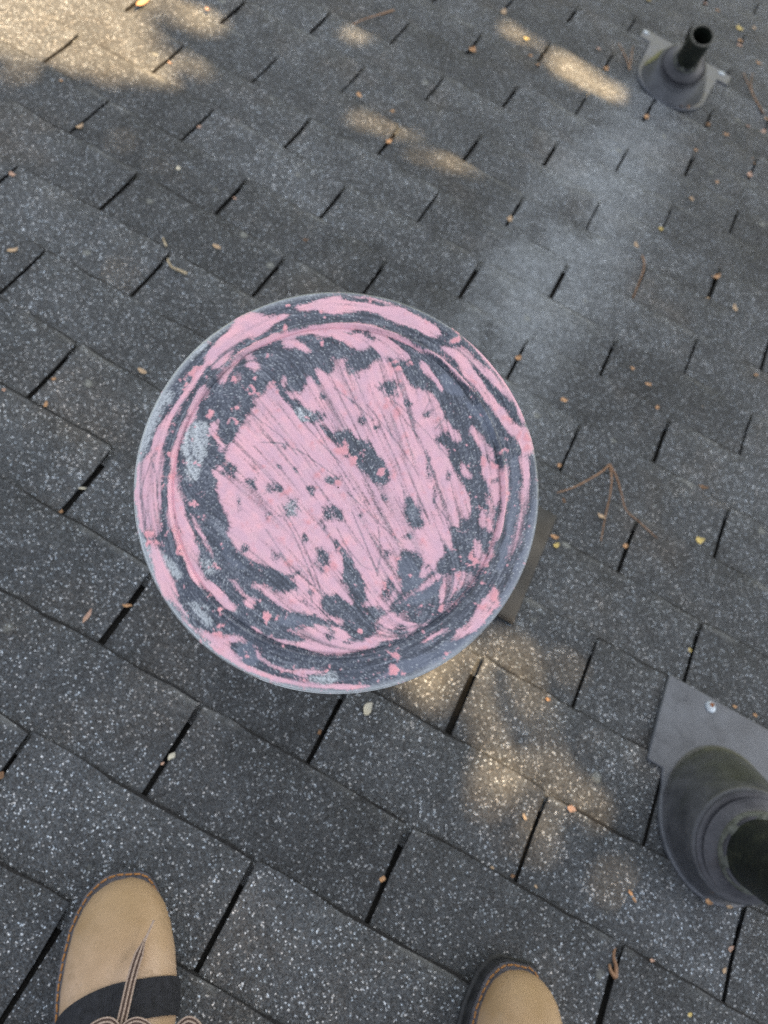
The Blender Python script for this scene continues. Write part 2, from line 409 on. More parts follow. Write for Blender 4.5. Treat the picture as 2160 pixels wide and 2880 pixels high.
mb = MB(); mb.lathe([(.0795, .245), (.083, .243), (.118, .205), (.116, .204), (.0795, .240)], (0, 0, 0), LU, 48); mb.build('storm_collar', M_GALV, vent)
mb = MB(); mb.lathe([(.084, H - .15), (.084, H - .085), (.118, H - .062), (.118, H - .056), (.082, H - .080)], (0, 0, 0), LU, 48); mb.build('cap_collar', M_GALV, vent)
for q in range(4):
    t = 2 * math.pi * q / 4 + .5; d = E1 * math.cos(t) + E2 * math.sin(t); tn = LU.cross(d)
    mb = MB()
    rr_ = [d * .0855 + LU * (H - .14), d * .0865 + LU * (H - .07), d * .122 + LU * (H - .045), d * (RC * .93) + LU * (H - .0085)]
    mb.loft([[p + tn * .011, p - tn * .011, p - tn * .011 + d * .0012, p + tn * .011 + d * .0012] for p in rr_], True, True, True)
    mb.build('strap', M_GALV, vent, smooth=False)

# paint on the cap: traced patches, rasterised to per-vertex paint amounts
QO = {'A': (340, 780), 'B': (940, 780), 'C': (340, 1380), 'D': (940, 1380)}; QS = 620 / 1659
PINK = '''A 1 1310,205 1400,185 1560,140 1665,130 1665,270 1560,255 1440,245 1330,240
A .6 1540,100 1665,92 1665,115 1560,112
A 1 850,290 960,250 1050,270 1130,290 1230,265 1270,285 1180,340 1080,400 960,470 880,510 820,580 760,650 700,690 620,660 620,590 680,520 760,430 830,370
A 1 600,680 630,690 590,760 540,840 480,930 420,1010 380,1080 360,1170 330,1250 290,1300 220,1310 240,1200 290,1080 350,1010 430,920 500,820 560,720
A .8 220,1310 320,1290 330,1400 300,1500 280,1665 100,1665 90,1560 120,1450 150,1360
A 1 1665,340 1560,345 1400,370 1250,410 1100,455 980,500 900,570 830,640 760,690 715,740 710,790 760,790 800,720 870,650 930,600 1010,540 1110,490 1230,445 1300,430 1350,420 1450,400 1560,390 1665,400
A .9 1430,400 1665,370 1665,450 1560,430 1470,430
A .9 930,590 990,590 1050,650 1030,700 970,690 930,640
A .9 1220,450 1290,430 1340,470 1430,545 1400,560 1310,510 1250,530 1215,500
A .95 1570,570 1620,640 1665,620 1665,860 1600,840 1520,790 1470,720 1460,690 1500,690 1560,730 1600,720 1590,630
A 1 580,830 660,815 665,880 600,940 570,1010 530,1080 490,1100 500,1040 550,940 570,880
A 1 480,1060 540,1060 470,1160 430,1260 400,1360 400,1500 410,1665 350,1665 355,1500 370,1380 390,1290 430,1190 460,1110
A .8 410,1460 440,1480 440,1600 490,1640 480,1665 410,1665
A .8 830,740 900,700 910,760 890,790 840,810
A .95 670,1100 720,1080 760,1070 740,1120 710,1180 770,1280 760,1310 710,1230 670,1150
A .9 1000,900 1060,880 1090,800 1110,775 1150,800 1170,860 1260,980 1330,1060 1400,1100 1470,1090 1560,1200 1640,1270 1665,1280 1665,1665 740,1665 730,1560 700,1470 740,1430 790,1400 790,1350 830,1310 800,1270 830,1200 900,1150 930,1060 980,1010 1030,960
A .95 1180,740 1210,750 1240,810 1215,825 1180,770
A .9 1250,870 1310,880 1380,870 1390,800 1430,745 1450,790 1520,800 1600,840 1665,860 1665,1150 1580,1160 1500,1100 1420,1010 1340,950 1290,920
B .95 -5,170 100,165 230,190 380,215 480,200 560,250 660,310 760,340 800,370 790,440 740,430 650,410 560,360 440,320 330,270 230,260 100,255 -5,235
B .6 60,120 200,130 330,150 470,190 420,200 300,170 150,150
B .95 -5,340 150,345 300,365 420,400 540,470 650,530 710,560 650,540 560,500 430,440 380,420 440,480 500,550 560,580 570,620 500,630 420,600 330,560 280,510 180,550 80,510 -5,450
B .9 640,520 720,560 820,610 920,700 1010,800 1060,860 1040,860 960,770 870,670 760,590 660,545
B .95 800,530 880,540 960,510 1040,570 1120,640 1210,720 1280,790 1340,840 1360,900 1330,920 1290,880 1200,800 1110,700 1060,650 1030,640 1050,700 1100,760 1150,830 1210,920 1270,990 1340,1060 1400,1110 1490,1160 1520,1260 1510,1320 1440,1330 1400,1280 1330,1180 1260,1090 1200,1010 1130,900 1060,820 1010,770 950,690 890,610
B .9 950,400 1040,460 1130,540 1230,660 1330,800 1420,960 1470,1080 1440,1080 1390,980 1370,920 1300,800 1200,680 1100,560 1000,460
B .86 -5,600 80,620 180,700 280,690 300,610 360,630 450,680 520,720 560,800 650,850 720,860 790,930 820,1020 870,1120 930,1140 960,1210 930,1240 880,1200 800,1180 760,1200 850,1300 880,1400 940,1500 970,1570 1010,1665 -5,1665 -5,1260 80,1340 150,1400 240,1480 300,1560 380,1580 430,1540 410,1440 340,1360 270,1290 200,1210 120,1160 -5,1120
B .8 650,640 700,670 770,760 820,830 780,820 700,740 640,690
B .85 1000,1140 1050,1120 1110,1180 1170,1260 1240,1340 1240,1370 1150,1340 1100,1290 1040,1230
B .9 1100,1370 1160,1380 1240,1420 1270,1500 1290,1400 1310,1400 1310,1665 1210,1665 1180,1580 1130,1480
B .8 1390,1330 1480,1360 1480,1500 1450,1665 1420,1665 1430,1500 1400,1400
B .75 940,1390 1000,1450 1050,1500 1040,1525 970,1480
C .8 90,-5 280,-5 300,100 300,300 240,330 180,320 140,300 110,200
C 1 350,-5 400,-5 400,150 420,280 470,420 530,560 600,700 560,680 500,600 440,480 390,350 355,200
C .9 440,-5 490,220 540,340 570,450 590,590 640,670 700,720 760,770 830,840 860,890 830,910 760,860 680,790 610,720 550,620 500,500 450,350 420,200 410,60 470,60
C 1 525,175 550,190 590,290 640,380 690,470 720,550 690,520 630,410 570,300 530,220
C .9 740,-5 1665,-5 1665,640 1640,760 1600,790 1520,740 1510,870 1480,880 1440,850 1330,820 1300,800 1380,860 1480,890 1560,930 1665,975 1665,1010 1560,960 1440,930 1320,910 1200,860 1100,800 1000,710 1060,700 1130,740 1240,760 1330,740 1280,680 1180,600 1110,560 1000,530 920,470 860,390 830,280 790,180 740,90
C .9 800,660 850,700 930,770 1030,810 1030,830 1000,870 950,880 930,850 940,810 870,750 820,700
C .9 970,1020 1010,1030 1060,1080 1150,1110 1300,1150 1400,1110 1250,1050 1350,1030 1480,1015 1600,1015 1665,1060 1665,1230 1540,1210 1400,1190 1250,1150 1120,1110 1020,1070
C .8 660,1090 730,1060 780,1100 850,1090 950,1130 940,1150 860,1130 790,1130 800,1190 900,1260 880,1275 780,1240 690,1200 660,1140
C .95 660,1150 750,1230 900,1300 1060,1370 1200,1410 1400,1450 1665,1460 1665,1490 1500,1490 1350,1490 1180,1450 1000,1390 850,1310 720,1220
C .75 990,1120 1020,1160 1060,1260 1130,1310 1300,1350 1450,1340 1540,1340 1500,1370 1350,1380 1450,1400 1400,1410 1250,1370 1120,1330 1050,1270 1000,1160
C .75 220,400 290,420 340,560 400,700 440,800 450,880 500,970 580,1050 650,1090 650,1140 560,1070 470,970 380,850 300,730 250,600 210,470
D .86 -5,-5 510,-5 550,140 540,200 560,260 620,290 700,250 760,240 860,260 880,400 885,450 860,430 830,370 820,480 760,560 700,640 650,650 630,600 660,540 600,470 540,420 510,470 460,530 470,620 510,700 500,760 450,830 420,880 460,870 600,750 800,630 790,660 660,760 520,840 420,890 300,850 240,890 210,860 260,820 220,700 150,540 60,400 -5,330
D .95 -5,440 40,500 80,650 120,760 160,840 130,840 70,790 40,770 -5,790
D .66 560,-5 960,-5 1030,110 1000,190 940,200 940,260 870,280 760,240 700,260 650,230 610,100
D .85 1100,140 1150,190 1220,240 1210,330 1160,300 1080,230
D .8 1130,20 1180,60 1230,190 1200,210 1160,120
D .95 1280,-5 1310,-5 1290,150 1250,300 1200,420 1150,520 1080,620 1020,740 960,810 850,900 720,990 560,1090 400,1150 200,1210 -5,1240 -5,1200 130,1160 280,1120 430,1050 560,1000 650,1010 760,960 860,870 990,770 1050,650 1110,540 1180,420 1230,280 1270,130
D .9 1190,-5 1250,-5 1230,100 1200,100
D .62 1380,-5 1480,-5 1460,150 1420,300 1380,430 1340,500 1330,400 1380,250 1400,100
D .7 1300,420 1350,380 1330,500 1290,560
D .8 990,1000 1040,960 1100,850 1150,840 1190,930 1100,1050 1000,1090 880,1160 930,1050
D .95 1140,800 1200,760 1250,800 1240,870 1190,890 1150,860
D .72 640,1150 720,1090 800,1060 880,1040 880,1080 780,1120 700,1140
D .9 280,1000 380,950 460,905 480,930 400,990 300,1040
D .8 560,900 580,980 500,1010 400,1080 300,1110 330,1060 460,960
D .9 -5,1050 80,1060 120,1090 60,1130 -5,1130
D .58 830,640 1000,600 1060,640 950,760 820,880 790,800
D .8 1040,370 1100,390 1110,470 1150,510 1100,560 1060,500
D .9 -5,1460 120,1470 280,1490 200,1510 -5,1510
D .7 290,1400 380,1370 450,1350 400,1400'''
BARE = '''A 1480,1030,52,42 1240,1270,28,28 1140,1580,62,55 820,1460,48,60 990,1530,40,40 1380,1030,60,38 1580,1530,70,40 1440,1610,38,35 1310,1450,30,24 1195,1430,20,20 1520,900,30,20 800,1180,60,70
B 160,655,95,65 200,1080,42,36 410,835,70,62 835,1215,52,60 700,1020,38,28 140,930,30,24 560,960,34,22 470,900,26,36 1220,1540,26,22 330,1140,40,22 860,1500,30,60 700,1480,34,80 90,1180,70,45 220,1270,70,60 330,1420,75,90 380,1500,60,70 170,410,120,22 270,450,60,34
C 1300,125,75,90 1570,180,85,75 1510,510,75,95 1160,490,36,40 880,90,26,70 1100,200,20,38 940,420,30,40 1390,350,26,50 1440,770,34,26 1570,1090,44,50 1260,640,80,26 1640,420,24,80
D 400,750,62,85 615,200,52,95 20,200,36,60 400,475,40,30 185,185,22,24 505,1060,75,42 700,570,34,30 600,500,44,60 690,880,115,90 1195,835,13,13 180,690,30,110 90,560,30,120 570,340,36,30 380,60,40,18 740,40,26,90'''
CORAL = '''A 1265,210,25 1500,480,20 690,1040,30 530,690,36 1000,828,20 1240,370,12 375,1500,22 365,1350,22 605,1415,14 1640,1290,40
B 920,455,38 580,632,27 410,650,15 470,695,20 1440,1200,40 1455,1285,40 465,990,16 1120,1395,30 1210,1430,24 60,1290,44 130,1370,40 350,1470,30 40,1560,30
C 215,350,36 740,1090,34 520,95,25 1090,935,37 385,300,22 440,470,20 1590,560,22 1560,590,14 965,920,20 660,800,14 745,905,22
D 200,1060,30 1020,490,32 490,1240,26 450,1355,42 1195,815,48 1110,690,24 375,725,18 1130,610,18 30,830,14 1300,60,22'''
ZINC_GLARE = '''A .75 95,1300 140,1240 200,1240 150,1400 120,1659 85,1659
A .5 470,540 640,400 700,440 560,580 500,640
C .9 95,250 150,330 200,470 330,720 480,930 640,1120 900,1300 1150,1420 1100,1430 850,1320 600,1120 400,880 240,620 130,400
A 1 260,880 340,830 390,840 350,930 300,1000 260,1100 200,1240 140,1240 170,1100 210,970
A .9 540,1080 640,1070 680,1130 650,1250 620,1400 560,1530 480,1530 470,1330 440,1320 460,1200 500,1120
A .5 1290,1000 1420,960 1460,1040 1400,1080 1330,1060
C 1 120,330 200,420 330,470 420,600 440,680 370,640 290,640 200,530 150,440
C .6 480,820 560,820 640,900 680,1000 620,1040 540,960 490,880
C .7 1420,1430 1500,1380 1620,1380 1640,1440 1500,1470
C .45 1230,60 1380,60 1400,200 1300,240 1250,180
C .45 580,520 700,520 760,600 640,640'''
SLATE = '''B 1 770,720 830,720 960,860 960,900 880,880 800,800
B 1 960,930 1100,960 1180,1080 1210,1260 1160,1180 1080,1060
B .8 1340,1340 1390,1340 1400,1665 1330,1665
D .9 1330,-5 1400,-5 1340,400 1250,620 1200,600 1270,380
D 1 1500,60 1560,60 1540,300 1450,650 1250,950 900,1250 500,1400 250,1430 500,1290 800,1190 1000,1110 1190,930 1300,760 1440,400
D .8 620,740 790,680 780,800 600,850 520,850
D .7 460,540 560,480 640,640 780,600 600,740 520,760
C .9 850,1180 980,1130 1060,1280 1000,1340 880,1270
C .8 1180,960 1320,930 1480,1000 1300,1010 1180,1010
C .6 730,380 800,400 960,600 900,600 780,480'''
NG = 470
gx = (np.arange(NG) + .5) / NG * 2 - 1
GX, GY = np.meshgrid(gx * RC, gx * RC)                       # cap-local metres, [row = E2, column = E1]
def q2l(q, x, y):
    a, b = on_cap0(QO[q][0] + x * QS, QO[q][1] + y * QS); return a, b
_c0 = Vector(CAM_C)
def on_cap0(x, y):
    v = Vector(ray(x, y)); p = _c0 + v * ((DC - _c0).dot(UP) / v.dot(UP)); d = p - DC
    return d.dot(E1), d.dot(E2)
def warp(scale, amp, s0):
    """cheap smooth noise on the grid"""
    k = max(3, int(2 * RC / scale)); r_ = rng.normal(0, 1, (k + 3, k + 3)); u = (np.arange(NG) / NG) * k
    i = u.astype(int); f = u - i; f = f * f * (3 - 2 * f)
    a = r_[i][:, i] * (1 - f)[None] + r_[i][:, i + 1] * f[None]; b = r_[i + 1][:, i] * (1 - f)[None] + r_[i + 1][:, i + 1] * f[None]
    return amp * (a * (1 - f)[:, None] + b * f[:, None])
WX = GX + warp(.010, .0011, 1) + warp(.004, .0006, 2); WY = GY + warp(.010, .0011, 3) + warp(.004, .0006, 4)
def inside(poly):
    x, y = WX, WY; res = np.zeros(x.shape, bool); j = len(poly) - 1
    for i in range(len(poly)):
        xi, yi = poly[i]; xj, yj = poly[j]
        if abs(yj - yi) > 1e-12:
            res ^= ((yi > y) != (yj > y)) & (x < (xj - xi) * (y - yi) / (yj - yi) + xi)
        j = i
    return res
def polys(txt):
    out = np.zeros((NG, NG))
    for ln in txt.split('\n'):
        t = ln.split(); pl = [q2l(t[0], *map(float, s.split(','))) for s in t[2:]]
        mk = inside(pl); out[mk] = np.maximum(out[mk], float(t[1]))
    return out
def blobs(txt, ra=.35):
    out = np.zeros((NG, NG)); rag = warp(.007, ra * .6, 0) + warp(.0028, ra * .8, 0) + rng.normal(0, ra * .5, (NG, NG))
    for ln in txt.split('\n'):
        t = ln.split()
        for s in t[1:]:
            a = list(map(float, s.split(','))); cx, cy = q2l(t[0], a[0], a[1]); k = QS / FPX * DEPTH * .97
            rx = a[2] * k; ry = (a[3] if len(a) > 3 else a[2]) * k
            # image axes in cap-local terms
            ex = np.array(q2l(t[0], a[0] + 10, a[1])) - np.array([cx, cy]); ex /= np.linalg.norm(ex); ey = np.array([-ex[1], ex[0]])
            dx, dy = WX - cx, WY - cy
            d = np.sqrt(((dx * ex[0] + dy * ex[1]) / rx) ** 2 + ((dx * ey[0] + dy * ey[1]) / ry) ** 2)
            out = np.maximum(out, np.clip((1.2 - d * (1 + rag)) / .5, 0, 1))
    return out
def blur(a, k=1):
    for _ in range(k):
        p = np.pad(a, 1, mode='edge'); a = (p[:-2, 1:-1] + p[2:, 1:-1] + p[1:-1, :-2] + p[1:-1, 2:] + 2 * p[1:-1, 1:-1]) / 6
    return a
f_pink = polys(PINK); f_bare = blobs(BARE, .24); f_coral = blobs(CORAL, .55); f_zinc_glare = polys(ZINC_GLARE); f_slate = polys(SLATE)
f_pink = f_pink * (1 - .9 * f_bare); f_coral = blur(f_coral, 1)
# brush-stroke streaks: random grain smeared along the direction of the strokes
ix = np.array(on_cap0(959, 1376)) - np.array(on_cap0(949, 1376)); iy = np.array(on_cap0(949, 1386)) - np.array(on_cap0(949, 1376))
ix /= np.linalg.norm(ix); iy /= np.linalg.norm(iy)
IU = (GX * ix[0] + GY * ix[1]) / RC; IV = (GX * iy[0] + GY * iy[1]) / RC    # along the picture's right / down
RR = np.hypot(GX, GY) / RC
tx, ty = -IV, IU
a0 = math.radians(57) + .55 * IU - .25 * IV
cxd, cyd = np.cos(a0), np.sin(a0)
fl = np.sign(tx * cxd + ty * cyd); fl[fl == 0] = 1
wt = np.clip((RR - .62) / .2, 0, 1)
du = cxd * (1 - wt) + tx * fl * wt; dv = cyd * (1 - wt) + ty * fl * wt
dn = np.hypot(du, dv) + 1e-9; du /= dn; dv /= dn
D1 = du * ix[0] + dv * iy[0]; D2 = du * ix[1] + dv * iy[1]
def lic(field, steps, h=1.0):
    acc = np.zeros_like(field); I, J = np.meshgrid(np.arange(NG), np.arange(NG), indexing='ij'); wsum = 0
    for sgn in (1, -1):
        pi, pj = I.astype(float), J.astype(float)
        for s in range(steps):
            ii = np.clip(np.rint(pi).astype(int), 0, NG - 1); jj = np.clip(np.rint(pj).astype(int), 0, NG - 1)
            w = 1 - s / steps; acc += w * field[ii, jj]; wsum += w
            pi = pi + sgn * h * D2[ii, jj]; pj = pj + sgn * h * D1[ii, jj]
    return acc / wsum
wn = rng.normal(0, 1, (NG, NG))
st1 = lic(wn, 26); st1 = (st1 - st1.mean()) / st1.std()
st2 = lic(blur(rng.normal(0, 1, (NG, NG)), 5), 45); st2 = (st2 - st2.mean()) / st2.std()
grain = rng.normal(0, 1, (NG, NG)); clump = warp(.006, 1, 0); clump = clump / clump.std()
# long scratches
f_scr = np.zeros((NG, NG))
SCR = [(1340, 1080, 1620, 1420), (1090, 1040, 1440, 1560)]
SCRQ = '''A 960,1010 1200,1190 1330,1340;A 1050,1240 1230,1250 1400,1340 1659,1530;A 1380,1100 1500,1240 1659,1400;B 300,810 520,990 700,1170 900,1400;B 420,930 640,1210 730,1430 760,1520;B 250,960 480,1250 640,1500;B 690,840 720,930 680,1010;B 760,1140 830,1060 850,1020;B 0,830 170,960 300,1080;C 1090,290 1240,520 1310,680 1330,790;C 1180,110 1300,330 1400,560 1480,760;C 1210,100 1380,420 1470,640 1500,760;C 1190,470 1350,640 1450,720;C 1440,850 1400,640 1330,560;D 100,10 300,210 430,330 510,400;D 130,150 210,340 300,560 330,640;D 220,80 330,260 350,470 320,640;D 20,280 120,480 240,800;D 60,380 200,560 280,600;D 520,0 530,110 550,160;D 620,30 640,130;D 740,60 800,150 860,230;A 240,1320 150,1560 130,1659;A 210,1340 260,1480 270,1659;C 130,20 180,160 170,280'''
for ln in SCRQ.split(';'):
    t = ln.split(); pts = [np.array(q2l(t[0], *map(float, s.split(',')))) for s in t[1:]]
    for a, b in zip(pts[:-1], pts[1:]):
        for s in np.linspace(0, 1, int(np.linalg.norm(b - a) / RC * NG) + 2):
            p = a + (b - a) * s; j_ = int((p[0] / RC + 1) / 2 * NG); i_ = int((p[1] / RC + 1) / 2 * NG)
            if 0 <= i_ < NG and 0 <= j_ < NG: f_scr[i_, j_] = max(f_scr[i_, j_], .8)
f_scr = np.clip(blur(f_scr, 1) * 2.2, 0, 1)
poly_ = polys(PINK)
st3 = lic(blur(rng.normal(0, 1, (NG, NG)), 2), 44); st3 = (st3 - st3.mean()) / st3.std()
st4 = lic(blur(rng.normal(0, 1, (NG, NG)), 12), 70); st4 = (st4 - st4.mean()) / st4.std()
SS = .45 * st1 + .75 * st3 + .45 * st2 + .40 * st4; SS = SS / SS.std()
cov = .40 * blur(poly_, 4) + .60 * lic(blur(poly_, 1), 20)                # feathered along the strokes
cov = cov * (1 - .93 * blur(f_bare, 5)) + .14 * (blur(poly_, 18) - .30)
mask = cov * 1.22 - .09 + .25 * SS + .14 * grain + .08 * clump + .10 * (blur(poly_, 16) > .12) * np.clip(grain, 0, 2)
mask = np.clip(mask, 0, .97) * np.clip(cov * 6 - .2, 0, 1)
mask *= np.clip(.95 + .13 * st4 + .08 * st3, .5, 1)
inner = blur(poly_, 4) * (1 - .95 * blur(f_bare, 3))
mask = np.maximum(mask, np.clip((inner - .18) / .72, 0, 1) * np.clip(.70 + .15 * SS + .05 * grain, .25, .95))
spk = (rng.uniform(0, 1, (NG, NG)) > .88 - .25 * np.clip(clump * .3, -.3, .3)) & (blur(f_pink, 14) > .10) & (f_pink < .3)          # pink dust next to the strokes
mask = np.maximum(mask, .8 * spk.astype(float))
mask = np.maximum(mask, np.clip(f_coral * 1.5 - .45 + .22 * grain, 0, 1))
mask *= (1 - .48 * f_scr)
zn = np.clip(blur(f_zinc_glare, 7) * 1.15 + .55 * grain + .25 * st3 - .22, 0, 1) * np.clip(blur(f_zinc_glare, 10) * 5 - .2, 0, 1)  # bare zinc and the sky's glare on it, painted as one pale field
rim_glare = np.clip((RR - .962) / .03, 0, 1) * np.clip(.60 - .55 * IU + .25 * IV, .25, 1); zn = np.maximum(zn, rim_glare * .9)  # painted rim highlight, strongest on the left where the sky glares
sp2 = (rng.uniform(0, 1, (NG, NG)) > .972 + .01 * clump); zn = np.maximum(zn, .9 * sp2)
thin = np.clip(.5 + .22 * clump + .16 * st2 + .35 * np.clip(1 - RR / .6, 0, 1), 0, 1)
sl = blur(f_slate, 2)
fields = {'paint': mask, 'coral': blur(f_coral, 1), 'zinc_glare': zn, 'slate': sl, 'thin': thin, 'grain': np.clip(.5 + .2 * grain + .2 * st1, 0, 1)}
NR, NS = 190, 900
rad = np.concatenate([np.linspace(.004, 1, NR) * RC])
phi = np.arange(NS) / NS * 2 * np.pi
RA, PHI = np.meshgrid(rad, phi, indexing='ij'); vx, vy = RA * np.cos(PHI), RA * np.sin(PHI); q_ = RA / RC
def samp(f):
    u = np.clip((vx / RC + 1) / 2 * NG - .5, 0, NG - 1.001); w = np.clip((vy / RC + 1) / 2 * NG - .5, 0, NG - 1.001)
    j_, i_ = u.astype(int), w.astype(int); a, b = u - j_, w - i_
    return f[i_, j_] * (1 - a) * (1 - b) + f[i_, j_ + 1] * a * (1 - b) + f[i_ + 1, j_] * (1 - a) * b + f[i_ + 1, j_ + 1] * a * b
vz = np.where(q_ < .80, -.0010 * (q_ / .8) ** 2, 0) + np.where(q_ >= .80, -.0010 - .0040 * np.clip((q_ - .83) / .17, 0, 1) ** 1.3, 0)
vz += .0026 * np.exp(-((q_ - .822) / .008) ** 2) - .0016 * np.exp(-((q_ - .806) / .006) ** 2)
vz -= .0016 * np.clip((q_ - .985) / .015, 0, 1) ** 2
vz += .0009 * samp(blur(f_coral, 2)) + .00018 * samp(mask) + .0006 * np.sin(3 * PHI + 1) * q_ ** 2 + .00025 * samp(warp(.03, 1, 0))
VV = np.stack([vx, vy, vz], -1).reshape(-1, 3)
idx = np.arange(NR * NS).reshape(NR, NS); nx = np.roll(idx, -1, 1)
FA = np.stack([idx[:-1], idx[1:], nx[1:], nx[:-1]], -1).reshape(-1, 4)
# down-turned rim and underside
lip = [(1.0, -.0066), (1.0, -.0100), (.990, -.0104), (.985, -.0062), (.30, -.0030)]
ex_v = []; ex_f = []
bse = len(VV)
for rr_, zz in lip:
    for t in phi: ex_v.append((rr_ * RC * math.cos(t), rr_ * RC * math.sin(t), zz))
ex_i = bse + np.arange(len(lip) * NS).reshape(len(lip), NS); allr = np.vstack([idx[-1][None], ex_i]); an = np.roll(allr, -1, 1)
FB = np.stack([allr[:-1], allr[1:], an[1:], an[:-1]], -1).reshape(-1, 4)
VV = np.vstack([VV, np.array(ex_v)]); FF = np.vstack([FA, FB])
me = bpy.data.meshes.new('cap'); me.vertices.add(len(VV)); me.vertices.foreach_set('co', VV.ravel())
me.loops.add(FF.size); me.loops.foreach_set('vertex_index', FF.ravel()); me.polygons.add(len(FF)); me.polygons.foreach_set('loop_start', np.arange(len(FF)) * 4)
me.polygons.foreach_set('use_smooth', np.ones(len(FF), bool)); me.update(calc_edges=True); me.validate()
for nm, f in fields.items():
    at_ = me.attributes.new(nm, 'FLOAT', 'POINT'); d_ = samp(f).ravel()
    ext = np.full(len(ex_v), {'zinc_glare': .7, 'grain': .5}.get(nm, 0.0)); at_.data.foreach_set('value', np.concatenate([d_, ext]))
def cap_material():
    n = NT('scraped_paint_on_metal'); v = n.obj()
    A = {k: n.n('ShaderNodeAttribute', attribute_name=k).outputs['Fac'] for k in fields}
    fine = n.noise(v, 1300, 2, .7); med = n.noise(v, 90, 4)
    drk = n.ramp(n.math('ADD', n.math('MULTIPLY_ADD', A['grain'], .45, n.math('MULTIPLY', fine, .25)), n.math('MULTIPLY', med, .30)), [(.30, (.040, .046, .060)), (.5, (.088, .101, .130)), (.70, (.235, .255, .295))])
    drk = n.mix(A['slate'], drk, n.ramp(n.math('MULTIPLY_ADD', A['grain'], .5, n.math('MULTIPLY', med, .5)), [(.3, (.125, .145, .190)), (.7, (.205, .230, .285))]))
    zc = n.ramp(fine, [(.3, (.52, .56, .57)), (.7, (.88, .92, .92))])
    c = n.mix(n.math('MULTIPLY', A['zinc_glare'], .85), drk, zc)
    pink = n.mix(A['thin'], (.95, .53, .58), (.86, .53, .62))
    pink = n.mix(n.math('MULTIPLY', n.smooth(med, .45, .7), .35), pink, (.93, .58, .59))
    pink = n.mix(n.math('MULTIPLY', A['coral'], .75), pink, (.88, .36, .38))
    pink = n.mix(n.math('MULTIPLY', n.smooth(fine, .40, .75), .22), pink, (.92, .60, .66))
    pm = n.math('ADD', A['paint'], n.math('MULTIPLY_ADD', fine, .44, -.22))
    pm = n.math('MULTIPLY', n.smooth(pm, .02, 1.0), n.math('MULTIPLY_ADD', A['thin'], -.12, 1.0))
    c = n.mix(pm, c, pink)
    n.bump(n.math('MULTIPLY_ADD', A['paint'], .6, n.math('MULTIPLY', fine, .5)), .35, .0006)
    n.set(c, n.mix(pm, n.ramp(A['zinc_glare'], [(0, .36), (1, .26)]), (.8, .8, .8)), n.math('MULTIPLY', A['zinc_glare'], n.math('MULTIPLY_ADD', pm, -.5, .5)))
    return n.m
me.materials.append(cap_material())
capM = Matrix.Identity(4); PL = T.to_3x3()
for k in range(3):
    capM[k][0] = E1[k]; capM[k][1] = E2[k]; capM[k][2] = UP[k]; capM[k][3] = (DC - base)[k]
link('cap', me, vent, capM)

# ------------------------------------------------------------------ plumbing vent pipes in their flashing boots
def boot_outline(hx, yb, yt, cover, ex, ey, cy, seg=26):
    """plate outline: a straight strip towards the eave, a round lip towards the ridge (roof-local, pipe at x=0)"""
    pts = [(-hx, cover), (-hx, yt), (hx, yt), (hx, cover), (ex * 1.06, cover)]
    for k in range(seg + 1):
        t = -math.pi * k / seg
        pts.append((ex * math.cos(t), cy + ey * math.sin(t)))
    pts.append((-ex * 1.06, cover))
    return pts
def slab(mb, pts, z0, z1, zf=None):
    n_ = len(pts); o = len(mb.v)
    mb.v += [(x, y, z1) for x, y in pts] + [(x, y, z0) for x, y in pts]
    mb.f.append(tuple(o + k for k in range(n_))); mb.f.append(tuple(o + n_ + k for k in reversed(range(n_))))
    for k in range(n_): mb.f.append((o + k, o + n_ + k, o + n_ + (k + 1) % n_, o + (k + 1) % n_))
def ell(cx, cy, z, a, b, seg=56, up=None):
    return [Vector((cx + a * math.cos(t), cy + b * math.sin(t), z)) for t in [2 * math.pi * k / seg for k in range(seg)]]
def lev(c, r, seg=56):
    return [c + E1 * (r * math.cos(t)) + E2 * (r * math.sin(t)) for t in [2 * math.pi * k / seg for k in range(seg)]]
def blend(r0, r1, t): return [a.lerp(b, t) for a, b in zip(r0, r1)]
def disc_nail(mb, c, r, h):
    mb.lathe([(.0001, h), (r * .6, h), (r, h * .55), (r, -.001)], c, (0, 0, 1), 18)

